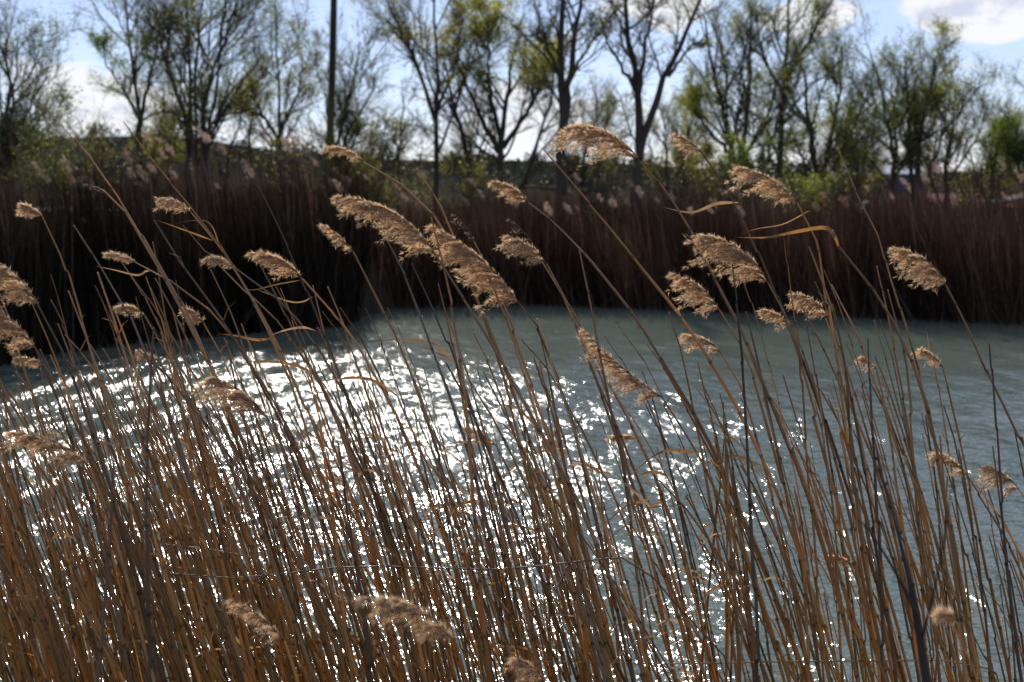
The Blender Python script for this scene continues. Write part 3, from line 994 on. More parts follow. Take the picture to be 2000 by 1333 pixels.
def root_level(y):
    return float(max(ground_z(0.0, y), -0.30)) - 0.06


def stem_path(pts_px, Y, base_ang=None, drift=None):
    """photograph points from the top of the culm downward; the culm then straightens towards its root"""
    Wp = [at(px, py, Y) for px, py in pts_px]
    if base_ang is None:
        base_ang = math.radians(rng.normal(11, 4))
    if drift is None:
        drift = rng.normal(0.0, 0.04)
    c = catmull(np.array(Wp), max(6, 5 * len(Wp))) if len(Wp) > 1 else np.array(Wp)
    c = [p for p in c]
    if len(c) > 1:
        d = c[-1] - c[-2]
        phi = math.atan2(d[0], -d[2])
    else:
        phi = base_ang + math.radians(abs(rng.normal(7, 6)))
    zr = root_level(Y)
    p = c[-1].copy()
    st = 0.05
    while p[2] > zr and len(c) < 200:
        phi += (base_ang - phi) * st / 0.55
        p = p + np.array([math.sin(phi) * st, 0, -math.cos(phi) * st])
        c.append(p.copy())
    c = np.array(c)[::-1]
    c[:, 1] += drift * (c[-1, 2] - c[:, 2])
    return c                                    # root first


def stem_geom(path, r_tip, r_base, tone, B, rows=26, stubs=True, k=6):
    seg = np.linalg.norm(np.diff(path, axis=0), axis=1)
    Ltot = seg.sum()
    nodes = []
    s = rng.uniform(0.05, 0.2)
    while s < Ltot - 0.05:
        nodes.append(s)
        s += rng.uniform(0.12, 0.21)
    nodes = np.array(nodes)
    ss = np.unique(np.concatenate([np.linspace(0, Ltot, rows), nodes - 0.007, nodes, nodes + 0.007]))
    ss = ss[(ss >= 0) & (ss <= Ltot)]
    P = resample(path, ss)
    # a little kink at every joint
    tip_was = P[-1].copy()
    for n_ in nodes:
        P[ss > n_] += (rng.normal(0, 0.0024, 3) * np.array([1, 1, 0.2]))
    P += (tip_was - P[-1])[None] * (ss / Ltot)[:, None]      # the tip stays under its plume or blade
    d = Ltot - ss
    r = r_tip + (r_base - r_tip) * (1 - np.exp(-d / 0.45))
    isn = np.isin(np.round(ss, 5), np.round(nodes, 5))
    if len(nodes):
        r = r * rng.uniform(0.86, 1.14, len(nodes) + 1)[np.searchsorted(nodes, ss)]
    r = r * np.where(isn, 1.25, 1.0)
    shade = np.interp(ss, nodes, rng.uniform(0.72, 1.22, len(nodes))) if len(nodes) else np.ones(len(ss))
    grey = np.interp(ss, nodes, rng.uniform(0, 1, len(nodes))) if len(nodes) else np.zeros(len(ss))
    K = np.array(tone)[None] * shade[:, None]
    weather = np.clip((P[:, 2] - P[0, 2] - 1.55) / 0.9, 0, 1)      # the upper culm has weathered grey
    grey = np.clip(0.26 * grey + 0.26 * weather, 0, 0.85)
    K = K * (1 - 0.06 * weather[:, None])
    gm = K.mean(1, keepdims=True) * np.array([[1.02, 0.98, 0.92]])
    K = K * (1 - grey[:, None]) + gm * grey[:, None]
    K = np.where(isn[:, None], K * 0.35, K)
    V, F = tubes(P[None], r[None], k)
    B.add(V, F, np.repeat(K, k, axis=0))
    if stubs:
        for n_ in nodes[len(nodes) // 3:]:
            if rng.random() < 0.22:
                p = resample(path, np.array([n_]))[0]
                sd = rng.choice([-1, 1])
                ln = rng.uniform(0.015, 0.06)
                q = np.array([p, p + np.array([sd * ln * 0.25, rng.normal(0, 0.2) * ln, ln * 0.6]), p + np.array([sd * ln * 0.6, rng.normal(0, 0.3) * ln, ln * 0.9])])
                V, F = tubes(q[None], np.array([[0.0016, 0.0011, 0.0003]]), 3)
                B.add(V, F, np.array(tone) * rng.uniform(0.6, 1.3))
    return P


def plume_geom(neck, tip, width, bulge, dens, B, bare=False, tint=1.0, wind=-0.30):
    axis = tip - neck
    Lp = np.linalg.norm(axis)
    perp = norm(np.array([axis[2], 0, -axis[0]]))
    if perp[2] < 0:
        perp = -perp
    ctrl = neck + axis * 0.5 + perp * Lp * bulge * 2
    tt = np.linspace(0, 1, 14)[:, None]
    rach = neck * (1 - tt) ** 2 + 2 * ctrl * tt * (1 - tt) + tip * tt ** 2
    V, F = tubes(rach[None], np.linspace(0.0016, 0.0004, 14)[None], 5)
    B.add(V, F, (0.20, 0.13, 0.075))
    nw = max(7, int(Lp / 0.017))
    per = int(rng.integers(9, 14)) if not bare else 6
    wind = wind + rng.uniform(-0.16, 0.18)
    glo = rng.uniform(0.5, 0.85)
    tw_ = rng.uniform(0.62, 0.86)
    tw = np.sort(np.clip((np.arange(nw) + rng.uniform(-0.3, 0.3, nw)) / nw, 0.0, 0.97))
    tb = np.repeat(tw, per)
    nb = len(tb)
    gust = np.repeat(rng.uniform(glo, 1.18, nw), per)
    prof = (0.55 + 0.75 * np.sin(np.pi * np.clip(tb * 0.85 + 0.16, 0, 1))) * (1 - 0.72 * tb ** 1.7)
    ln = width * 1.38 * prof * gust * rng.uniform(0.55, 1.1, nb)
    t1 = tb[:, None]
    p0 = neck * (1 - t1) ** 2 + 2 * ctrl * t1 * (1 - t1) + tip * t1 ** 2
    T = norm(2 * (ctrl - neck) * (1 - t1) + 2 * (tip - ctrl) * t1)
    wdir = np.array([-1.0, 0.0, wind])
    D = norm(tw_ * T + 0.58 * wdir + rng.normal(0, 0.15, (nb, 3)) * np.array([1, 1.7, 1.1]) + np.repeat(rng.normal(0, 0.12, (nw, 3)), per, axis=0))
    s4 = np.linspace(0, 1, 5)[None, :, None]
    droop = np.array([0, 0, -0.20])
    br = p0[:, None] + ln[:, None, None] * (D[:, None] * s4 + (T - D)[:, None] * 0.5 * s4 * (1 - s4) * 1.4 + droop * s4 ** 2)
    V, F = tubes(br, np.tile(np.linspace(0.00055, 0.0002, 5), (nb, 1)), 3)
    B.add(V, F, (0.22, 0.15, 0.09) if not bare else (0.16, 0.12, 0.10))
    # spikelets and silky hairs along the branchlets
    step = (0.0042 if not bare else 0.018) / dens
    cnt = np.maximum((ln / step).astype(int), 2)
    ib = np.repeat(np.arange(nb), cnt)
    m = len(ib)
    sp = rng.uniform(0.12, 1.02, m)
    f = np.clip(sp, 0, 0.999) * 4
    i = f.astype(int)
    fr = (f - i)[:, None]
    pos = br[ib, i] * (1 - fr) + br[ib, i + 1] * fr
    dr = norm(br[ib, i + 1] - br[ib, i])
    pos = pos + rng.normal(0, 0.0016, (m, 3))
    dd = norm(dr + rng.normal(0, 0.30, (m, 3)))
    sl = rng.uniform(0.007, 0.013, m)[:, None] * (0.6 if bare else 1.0)
    sd = norm(np.cross(dd, rng.normal(0, 1, (m, 3)))) * rng.uniform(0.0006, 0.0011, m)[:, None]
    V = np.stack([pos, pos + dd * sl * 0.45 + sd, pos + dd * sl, pos + dd * sl * 0.45 - sd], 1).reshape(-1, 3)
    F = (np.arange(m) * 4)[:, None] + np.arange(4)
    base = (np.array([0.42, 0.245, 0.105]) if not bare else np.array([0.20, 0.15, 0.12])) * tint
    B.add(V, F, np.repeat(np.clip(base * rng.uniform(0.6, 1.35, (m, 1)), 0, 1), 4, axis=0))
    if not bare:
        m2 = int(m * 2.8)
        j = rng.integers(0, m, m2)
        hd = norm(dd[j] + rng.normal(0, 0.42, (m2, 3)))
        hl_ = rng.uniform(0.008, 0.016, m2)[:, None]
        hs = norm(np.cross(hd, rng.normal(0, 1, (m2, 3)))) * 0.00042
        q = pos[j] + dd[j] * 0.003
        V = np.stack([q - hs, q + hs, q + hd * hl_], 1).reshape(-1, 3)
        F = (np.arange(m2) * 3)[:, None] + np.arange(3)
        B.add(V, F, np.repeat(np.clip(np.array([0.90, 0.73, 0.52]) * rng.uniform(0.7, 1.15, (m2, 1)), 0, 1), 3, axis=0))


def leaf_geom(pts, width, B, tone, twist=0.6):
    """long dry blade: a creased ribbon along pts (attachment first)"""
    c = catmull(np.array(pts), 16)
    T = norm(np.gradient(c, axis=0))
    n = len(c)
    a = np.linspace(0, twist * math.pi, n) + rng.uniform(-0.5, 0.5)
    u = norm(np.cross(T, np.array([0, 1.0, 0.15])))
    v = np.cross(T, u)
    side = np.cos(a)[:, None] * u + np.sin(a)[:, None] * v
    nor = np.cross(T, side)
    x = np.linspace(0, 1, n)
    wv = width / 2 * np.clip(np.minimum(0.35 + x * 4, 1) * (1 - x ** 2.2), 0.02, 1)
    Vv = np.stack([c - side * wv[:, None], c + nor * wv[:, None] * 0.35, c + side * wv[:, None]], 1).reshape(-1, 3)
    F = []
    for k in range(n - 1):
        b = k * 3
        F += [(b, b + 1, b + 4, b + 3), (b + 1, b + 2, b + 5, b + 4)]
    K = np.array(tone)[None] * (0.8 + 0.4 * rng.random((n, 1)))
    B.add(Vv, np.array(F), np.repeat(K, 3, axis=0))


n_individual = 0


def make_reed(stem_px, Y, label, group, plume=None, leaves=(), r=(0.0017, 0.0042), tone=None, base_ang=None, drift=None, name='reed'):
    """stem_px: photograph points from neck downward; plume: (tip px, width px, bulge, density, bare); leaves: [(px pts, width px, tone, twist)]"""
    global n_individual
    n_individual += 1
    s = Y / FPX
    path = stem_path(stem_px, Y, base_ang, drift)
    root = path[0].copy()
    tone = tone if tone is not None else CULM[rng.integers(len(CULM))]
    B = Bag()
    stem_geom(path - root, r[0], r[1], np.array(tone) * rng.uniform(0.8, 1.15), B)
    if plume is None and not leaves:
        o = obj(name, B.data('reed', M_stem), None, root)
        return tag(o, label, 'reed', group)
    e = empty(name, root)
    tag(e, label, 'reed', group)
    obj('stem', B.data('stem', M_stem), e)
    if plume is not None:
        for pl in (plume if isinstance(plume, list) else [plume]):
            tipx, wpx, bulge, dens, bare = pl
            B = Bag()
            neck = path[-1]
            tip = at(tipx[0], tipx[1], Y + rng.normal(0, 0.02))
            tip = neck + (tip - neck) * 0.90
            plume_geom(neck - root, tip - root, wpx * s, bulge, dens, B, bare, rng.uniform(0.85, 1.15))
            obj('plume', B.data('plume', M_plume, False), e)
    for (lp, wpx, ltone, tw) in leaves:
        B = Bag()
        pts = [at(p[0], p[1], Y + (rng.normal(0, 0.03) if q else 0)) - root for q, p in enumerate(lp)]
        leaf_geom(pts, wpx * s * 0.52, B, ltone, tw)
        obj('leaf', B.data('leaf', M_leaf, True), e)
    return e


ORANGE = (0.27, 0.16, 0.07)
TAN = (0.33, 0.235, 0.15)
PALE = (0.40, 0.32, 0.26)
PG = 'plumed reeds in front of the water'
# (stem points from the neck down, depth, tip, width px, bulge, density, bare, label, leaves)
PL = [
 ([(1250, 316), (1300, 375), (1356, 466), (1395, 545), (1440, 630), (1545, 895)], 3.6, (1097, 240), 76, 0.15, 1.3, False, 'tallest reed, its fat fluffy plume crossing the vase-shaped bare tree', ()),
 ([(1372, 300), (1395, 335), (1440, 400), (1465, 460), (1490, 518), (1524, 605), (1562, 703)], 3.7, (1310, 255), 26, 0.06, 0.9, False, 'reed with small narrow plume and a grey curled leaf, right of the tallest', [([(1442, 396), (1400, 398), (1350, 415), (1290, 404)], 13, TAN, 0.5)]),
 ([(1557, 396), (1592, 458), (1608, 540), (1618, 610), (1640, 740)], 3.7, (1420, 318), 50, 0.10, 1.2, False, 'reed with broad brown plume level with the small vivid bush', [([(1580, 412), (1530, 438), (1480, 447), (1445, 458)], 5, TAN, 0.3)]),
 ([(1500, 553), (1540, 630), (1570, 720), (1600, 830)], 3.5, (1360, 448), 74, 0.13, 1.35, False, 'reed with the widest silvery plume under the bent orange leaf', ()),
 ([(1405, 605), (1440, 660), (1475, 735), (1510, 850)], 3.7, (1300, 527), 44, 0.10, 1.15, False, 'reed with ragged plume left of the widest silvery one', ()),
 ([(1848, 558), (1890, 640), (1935, 740), (1990, 850), (2060, 1010)], 3.4, (1735, 477), 42, 0.14, 1.2, False, 'lone reed at far right with arched golden plume', ()),
 ([(1618, 620), (1632, 680), (1650, 780), (1668, 895)], 3.9, (1540, 572), 38, 0.16, 1.1, False, 'reed with round curled plume just above the water at right', ()),
 ([(1548, 640), (1565, 680), (1595, 770), (1630, 895)], 4.0, (1479, 602), 26, 0.12, 1.0, False, 'reed with small drooping plume below the widest silvery one', ()),
 ([(1408, 690), (1430, 720), (1460, 790), (1490, 890)], 4.0, (1325, 652), 32, 0.14, 1.0, False, 'reed with small fan plume against the dark water, right of centre', ()),
 ([(1841, 718), (1855, 770), (1872, 840), (1885, 895)], 4.1, (1794, 677), 26, 0.10, 1.0, False, 'slight reed with little drooping plume over the blue water at right', [([(1815, 685), (1812, 660), (1808, 640)], 3, ORANGE, 0.1)]),
 ([(1293, 776), (1340, 850), (1385, 930), (1430, 1030)], 3.6, (1118, 626), 40, -0.03, 1.25, False, 'reed with the long two-lobed plume hanging over the middle of the water', ()),
 ([(851, 498), (880, 545), (916, 598), (947, 647), (1000, 738), (1087, 895)], 3.3, (640, 372), 62, 0.13, 1.2, False, 'reed with the longest swept plume, left of the paired plumes', ()),
 ([(1016, 596), (1049, 636), (1087, 727), (1115, 797), (1140, 895)], 3.35, (826, 425), 66, 0.07, 1.25, False, 'reed with long shaggy two-tiered plume in the centre', ()),
 ([(1068, 516), (1105, 587), (1135, 640), (1168, 710), (1225, 815)], 3.7, (975, 455), 42, 0.12, 1.15, False, 'reed with plump golden plume right of the shaggy centre plume', ()),
 ([(1055, 505), (1080, 545), (1110, 600), (1145, 690)], 3.75, (982, 415), 26, 0.08, 1.0, True, 'reed with thin dark seedless panicle behind the plump golden plume', ()),
 ([(926, 472), (955, 530), (990, 610), (1030, 720)], 3.5, (878, 410), 24, 0.08, 1.0, True, 'reed with thin dark seedless panicle rising behind the shaggy centre plume', ()),
 ([(1033, 397), (1077, 430), (1130, 482), (1182, 542), (1238, 615), (1280, 682), (1332, 766)], 4.0, (944, 352), 27, 0.14, 1.1, False, 'reed with small golden plume above the shaggy centre plume', ()),
 ([(709, 316), (751, 336), (814, 385), (853, 430), (900, 510), (950, 620)], 4.0, (625, 287), 28, 0.14, 1.1, False, 'tall reed with small pale plume beside the foot of the pole', ()),
 ([(690, 492), (712, 535), (751, 615), (783, 675), (832, 815)], 3.5, (620, 431), 13, 0.06, 0.9, False, 'reed with thin closed spike-like plume left of the longest swept one', ()),
 ([(591, 545), (623, 577), (665, 633), (700, 682), (745, 765)], 3.6, (476, 489), 38, 0.14, 1.2, False, 'reed with brown arched plume over the black left bank', [([(585, 548), (540, 556), (500, 566), (470, 566)], 6, ORANGE, 0.3)]),
 ([(462, 526), (511, 563), (567, 605), (620, 680)], 3.9, (394, 502), 24, 0.14, 1.0, False, 'reed with small plume just left of the brown arched one', ()),
 ([(373, 415), (395, 435), (440, 500), (500, 600)], 4.0, (298, 388), 24, 0.16, 1.0, False, 'reed with small plume topped above an orange drooping blade, upper left', [([(432, 490), (410, 437), (370, 432), (335, 440)], 5, ORANGE, 0.4), ([(415, 470), (350, 446), (305, 430)], 7, ORANGE, 0.4)]),
 ([(264, 513), (298, 528), (378, 584), (437, 636), (500, 730)], 3.9, (198, 496), 20, 0.12, 1.0, False, 'reed with little flat plume and a hooked leaf, left', [([(298, 529), (285, 530), (268, 538), (225, 528), (186, 520)], 8, TAN, 0.3)]),
 ([(283, 618), (300, 640), (330, 700), (370, 800)], 3.8, (219, 600), 20, 0.18, 1.0, False, 'reed with hooked little plume at the foot of the black bank, left', ()),
 ([(398, 632), (420, 670), (450, 740), (490, 850)], 4.0, (356, 598), 22, 0.12, 1.0, False, 'reed with small dark plume against the black bank, right of the hooked one', ()),
 ([(83, 424), (100, 455), (125, 520), (160, 640)], 3.9, (38, 398), 18, 0.10, 1.1, False, 'reed with tiny bright plume near the upper left edge', ()),
 ([(75, 598), (100, 640), (135, 720), (180, 850)], 3.0, (-70, 480), 62, 0.12, 1.2, False, 'reed with large golden plume cut by the left edge, upper of two', ()),
 ([(70, 682), (95, 730), (130, 820), (170, 950)], 2.95, (-80, 575), 58, 0.12, 1.2, False, 'reed with large brown plume cut by the left edge, lower of two', ()),
 ([(86, 712), (110, 740), (140, 810), (175, 900)], 4.2, (20, 702), 14, 0.12, 1.0, False, 'reed with thin flat plume at the left edge above the glitter', ()),
 ([(311, 706), (335, 745), (365, 830), (400, 940)], 4.3, (262, 684), 18, 0.10, 1.0, False, 'reed with small pale plume against the first water glitter, left', ()),
 ([(525, 820), (550, 870), (585, 960), (620, 1060)], 3.0, (390, 724), 64, 0.10, 0.85, False, 'reed with ragged open plume in front of the left glitter', ()),
 ([(175, 912), (195, 960), (220, 1040), (250, 1150)], 2.8, (2, 838), 52, 0.12, 1.1, False, 'reed with long blurred plume at the left edge among dense stems', ()),
 ([(460, 972), (480, 1020), (505, 1100), (530, 1200)], 4.4, (378, 893), 36, 0.06, 0.7, False, 'reed with faint see-through plume deep in the left stems', ()),
 ([(970, 872), (990, 910), (1015, 980), (1045, 1080)], 4.3, (903, 834), 24, 0.10, 0.8, False, 'reed with small ragged plume on the brightest water glare', ()),
 ([(1246, 858), (1262, 880), (1280, 940), (1305, 1040)], 4.4, (1193, 855), 22, 0.10, 0.9, False, 'reed with little oval plume low in the middle of the water', ()),
 ([(1891, 932), (1925, 985), (1970, 1060), (2010, 1150)], 3.7, (1820, 880), 34, 0.12, 1.0, False, 'reed with fan plume by a thick stem, lower right', ()),
 ([(1990, 957), (2020, 1000), (2060, 1080), (2100, 1180)], 3.7, (1914, 905), 34, 0.10, 1.0, False, 'reed with feathery plume touching the right edge', ()),
 ([(1667, 1106), (1690, 1130), (1720, 1190), (1750, 1280)], 4.2, (1612, 1086), 26, 0.12, 0.9, False, 'reed with small tangled plume low among the right stems', ()),
 ([(890, 1252), (905, 1300), (925, 1400)], 1.95, (680, 1158), 52, 0.14, 1.1, False, 'near blurred reed with big brown plume at the bottom', ()),
 ([(556, 1252), (575, 1310), (595, 1400)], 2.4, (438, 1160), 34, 0.06, 0.9, False, 'near blurred reed with narrow plume left of the big bottom plume', ()),
 ([(857, 1166), (870, 1200), (890, 1290)], 4.3, (803, 1150), 26, 0.12, 0.8, False, 'reed with small tuft just above the big bottom plume', ()),
 ([(191, 1100), (210, 1140), (230, 1230)], 4.2, (133, 1088), 24, 0.16, 0.8, False, 'reed with small pale tuft low in the dense left stems', ()),
 ([(1872, 1216), (1880, 1260), (1890, 1350)], 1.9, (1838, 1190), 22, 0.10, 0.9, False, 'near blurred reed with tiny tuft low at right', ()),
 ([(1062, 1333), (1070, 1370), (1080, 1420)], 2.4, (1005, 1282), 40, 0.12, 0.9, False, 'near reed with dark tuft cut by the bottom edge', ()),
 ([(690, 962), (705, 1000), (725, 1080)], 4.6, (638, 915), 24, 0.10, 0.6, False, 'reed with faint pale plume in the central glitter', ()),
 ([(1712, 722), (1722, 760), (1735, 830)], 4.5, (1678, 694), 20, 0.06, 0.5, False, 'reed with sparse tiny panicle over the water between upright stems', ()),
 ([(1108, 1003), (1118, 1040), (1135, 1110)], 4.4, (1086, 972), 16, 0.06, 0.6, False, 'reed with scant tuft hidden among the central stems', ()),
 ([(712, 1252), (725, 1290), (740, 1370)], 4.2, (650, 1236), 20, 0.10, 0.7, False, 'reed with scant tuft left of the big bottom plume', ()),
 ([(205, 375), (232, 398), (260, 440), (320, 540)], 3.6, (158, 359), 8, 0.06, 0.8, True, 'reed with tiny grassy panicle branching at upper left', ()),
]
for stem_px, Y, tip, wpx, bulge, dens, bare, label, leaves in PL:
    make_reed(stem_px, Y, label, PG, (tip, wpx, bulge, dens, bare), leaves, r=(0.0019, rng.uniform(0.0042, 0.0054)))

# reeds that have lost their plume but carry long dry blades
LG = 'reeds with long dry blades'
make_reed([(1636, 479), (1685, 538), (1748, 633), (1790, 727), (1818, 815), (1835, 895)], 3.4, 'stout reed ending in one long bent orange blade, right', LG, None,
          [([(1638, 484), (1630, 462), (1612, 445), (1560, 452), (1500, 464), (1440, 464)], 17, ORANGE, 0.25)], r=(0.0026, 0.0048))
make_reed([(620, 640), (650, 700), (690, 800), (730, 920)], 3.7, 'reed with broad pinkish blade flagging left above the glitter', LG, None,
          [([(616, 646), (590, 640), (555, 646), (525, 657)], 14, PALE, 0.1), ([(528, 662), (500, 664), (460, 656), (425, 652)], 11, ORANGE, 0.2)])
make_reed([(890, 712), (905, 770), (930, 860), (960, 980)], 3.8, 'reed with split orange blade streaming left over dark water', LG, None,
          [([(892, 715), (860, 680), (830, 668), (780, 664), (720, 667)], 9, ORANGE, 0.3), ([(880, 700), (850, 688), (825, 675)], 7, ORANGE, 0.3)])
make_reed([(600, 722), (625, 780), (660, 880), (700, 1000)], 3.8, 'reed with flat orange blade low over the left glitter', LG, None,
          [([(602, 724), (570, 712), (520, 707), (455, 708)], 12, ORANGE, 0.15)])
make_reed([(775, 772), (800, 830), (840, 920), (880, 1020)], 3.5, 'reed with drooping curved orange blade in the middle of the stand', LG, None,
          [([(778, 776), (740, 748), (700, 738), (650, 742), (620, 745)], 13, ORANGE, 0.4)])
make_reed([(1046, 832), (1070, 890), (1100, 980), (1130, 1080)], 3.6, 'reed with short orange blade beside the glare', LG, None,
          [([(1048, 836), (1030, 815), (1005, 795), (960, 792)], 11, ORANGE, 0.3)])
make_reed([(640, 560), (665, 620), (700, 720), (740, 840)], 3.9, 'reed with pale thin blade left of the plump dark stems', LG, None,
          [([(610, 580), (590, 590), (560, 588), (500, 565)], 6, TAN, 0.3)])
make_reed([(415, 1125), (430, 1180), (450, 1260)], 3.6, 'reed with stiff orange blade lying across the low left stems', LG, None,
          [([(412, 1122), (380, 1112), (345, 1108), (310, 1112)], 12, ORANGE, 0.1)])
make_reed([(905, 1100), (915, 1150), (930, 1230)], 3.6, 'reed with curled pale blade low in the centre', LG, None,
          [([(903, 1100), (885, 1094), (862, 1104), (850, 1112)], 11, PALE, 0.2)])
make_reed([(1538, 1138), (1550, 1190), (1570, 1270)], 3.7, 'reed with looped pale blade low at right of centre', LG, None,
          [([(1536, 1138), (1510, 1128), (1470, 1142), (1440, 1150)], 8, PALE, 0.4)])
make_reed([(140, 1158), (150, 1200), (170, 1280)], 3.4, 'reed with curled tan blade low in the dense left stems', LG, None,
          [([(138, 1155), (115, 1168), (70, 1166), (0, 1160)], 11, TAN, 0.3)])

# tall bare culms one can follow singly
BT = [
 ([(1636, 290), (1675, 380), (1706, 430), (1744, 560), (1769, 640), (1790, 710), (1807, 787)], 3.6, 'tall hair-thin bare reed rising past the blue shed'),
 ([(1060, 290), (1119, 360), (1210, 466), (1262, 535), (1346, 640), (1420, 760)], 3.7, 'long slanting bare reed crossing the twin-stemmed trunk'),
 ([(241, 238), (294, 308), (336, 360), (378, 410), (430, 480), (500, 600)], 3.6, 'tall thin bare reed reaching the sky gap at left'),
 ([(101, 224), (168, 301), (217, 371), (252, 427), (350, 598), (385, 675), (437, 815)], 3.5, 'tall thin bare reed passing the left yellow-green bush'),
 ([(814, 329), (853, 388), (874, 430), (905, 510), (945, 620)], 3.7, 'bare reed with white tip between the pole and the slender tree'),
 ([(462, 308), (525, 402), (553, 466), (590, 550), (640, 680)], 3.8, 'thin bare reed in front of the dark thicket left of the pole'),
 ([(842, 425), (877, 563), (895, 654), (916, 780), (926, 895)], 3.3, 'steep orange-brown bare reed crossing the shaggy centre plume'),
 ([(748, 454), (797, 552), (835, 657), (874, 762), (916, 895)], 3.6, 'grey bare reed below the longest swept plume'),
 ([(804, 514), (846, 605), (888, 710), (923, 815)], 3.6, 'grey snapped reed left of the steep orange-brown one'),
 ([(1130, 482), (1154, 598), (1175, 710), (1203, 850)], 3.5, 'upright bare reed right of the plump golden plume'),
 ([(1430, 517), (1443, 622), (1454, 745), (1461, 895)], 3.2, 'dark upright bare reed crossing the widest silvery plume'),
 ([(1695, 661), (1700, 780), (1706, 895)], 3.2, 'dark upright snapped reed over the blue water'),
 ([(1932, 671), (1940, 780), (1947, 895)], 3.2, 'straight dark bare reed standing nearest the right edge'),
 ([(1580, 482), (1604, 545), (1636, 640), (1653, 745), (1660, 895)], 3.5, 'bare reed bending right of the widest silvery plume'),
 ([(1624, 556), (1681, 668), (1730, 800)], 3.9, 'snapped slanting reed right of the round curled plume'),
 ([(1734, 566), (1748, 626), (1772, 720), (1786, 895)], 3.7, 'upright bare reed left of the lone arched golden plume'),
 ([(1531, 465), (1542, 560), (1552, 640), (1560, 760)], 3.8, 'steep thin reed between the widest plume and the round curled one'),
 ([(144, 440), (196, 521), (238, 591), (266, 657), (315, 780)], 3.4, 'pale snapped reed with blunt tip over the black left bank'),
 ([(294, 563), (315, 605), (329, 640), (350, 720)], 3.9, 'short snapped reed between the two hooked little plumes'),
 ([(357, 440), (448, 545), (525, 612), (590, 700)], 3.8, 'slanting thin reed under the orange drooping blade'),
 ([(301, 430), (350, 510), (455, 657), (525, 780)], 3.6, 'long slanting reed crossing the black bank to the glitter'),
 ([(1720, 1010), (1745, 1100), (1775, 1250)], 3.4, 'dark slanting reed low at right beside the dead twig'),
 ([(1836, 850), (1848, 990), (1872, 1150), (1885, 1333)], 2.7, 'thickest upright reed at lower right'),
 ([(222, 900), (215, 1050), (203, 1180), (192, 1333)], 2.5, 'dark near reed leaning right across the dense left stems'),
 ([(300, 640), (290, 820), (283, 1000), (288, 1333)], 2.8, 'dark near reed standing upright in the left stand'),
 ([(660, 860), (690, 1060), (715, 1200), (730, 1333)], 2.6, 'dark thick near reed rising through the centre left'),
]
for pts, Y, label in BT:
    dark = 'dark' in label
    make_reed(pts, Y, label, 'tall bare reeds', None, (), r=(0.0010 if 'thin' in label else 0.0016, 0.0036 if 'thin' in label else 0.0045),
              tone=(0.20, 0.145, 0.095) if dark else ((0.24, 0.20, 0.165) if ('grey' in label or 'pale' in label) else None),
              base_ang=math.radians(-2) if 'leaning right' in label else (math.radians(3) if 'upright' in label else None), drift=0.0)

# fallen and broken culms lying across the stand
def bent_reed(pts, Y, label, r, tone, drop=True):
    c = catmull(np.array([at(p[0], p[1], Y + dy) for p, dy in pts]), 40)
    end = c[-1]
    if drop:
        zr = root_level(Y)
        q = [end + np.array([0.10 * k * 0.25, 0, -(end[2] - zr) * k / 8]) for k in range(1, 9)]
        c = np.vstack([c, q])
    c = c[::-1]
    root = c[0].copy()
    B = Bag()
    stem_geom(c - root, r * 0.5, r, tone, B)
    tag(obj('broken_reed', B.data('broken_reed', M_stem), None, root), label, 'reed', 'broken reeds lying across the stand')


bent_reed([((330, 1120), -0.1), ((480, 1128), -0.1), ((700, 1105), -0.05), ((980, 1110), 0), ((1228, 1090), 0), ((1290, 1150), 0), ((1420, 1290), 0)], 3.1, 'snapped reed lying level across the centre, its knee at right', 0.0019, (0.20, 0.13, 0.07))
bent_reed([((1030, 1292), 0.1), ((1300, 1296), 0.1), ((1600, 1291), 0.05), ((1890, 1292), 0), ((1960, 1330), 0)], 3.3, 'thin golden fallen reed lying level near the bottom right', 0.0019, (0.42, 0.26, 0.10))
bent_reed([((310, 1062), 0), ((420, 1075), 0), ((500, 1098), 0), ((560, 1180), 0)], 3.2, 'short bowed reed end above the level snapped one, left', 0.0018, (0.32, 0.24, 0.16))
bent_reed([((0, 1170), 0), ((70, 1172), 0), ((150, 1150), 0), ((190, 1240), 0)], 3.0, 'bowed pale reed end low at the left edge', 0.0022, (0.32, 0.24, 0.16))
bent_reed([((1140, 1285), 0), ((1085, 1180), 0), ((1120, 1110), 0.05), ((1180, 1300), 0.1)], 3.0, 'grey cracked reed leaning the wrong way, bottom centre', 0.0026, (0.30, 0.26, 0.23))

# the dense stand of bare culms
BANDS = [(-1e9, 330, 'bare brown reed stem in the densest stand at lower left'),
         (330, 700, 'bare brown reed stem in front of the left glitter'),
         (700, 1050, 'bare reed stem leaning across the brightest glare'),
         (1050, 1400, 'bare reed stem over the grey-green water right of the glare'),
         (1400, 1720, 'bare reed stem in the loose clump right of centre'),
         (1720, 1e9, 'bare reed stem over the blue water at right')]


def band_label(x):
    for a, b, l in BANDS:
        if a <= x < b:
            return l


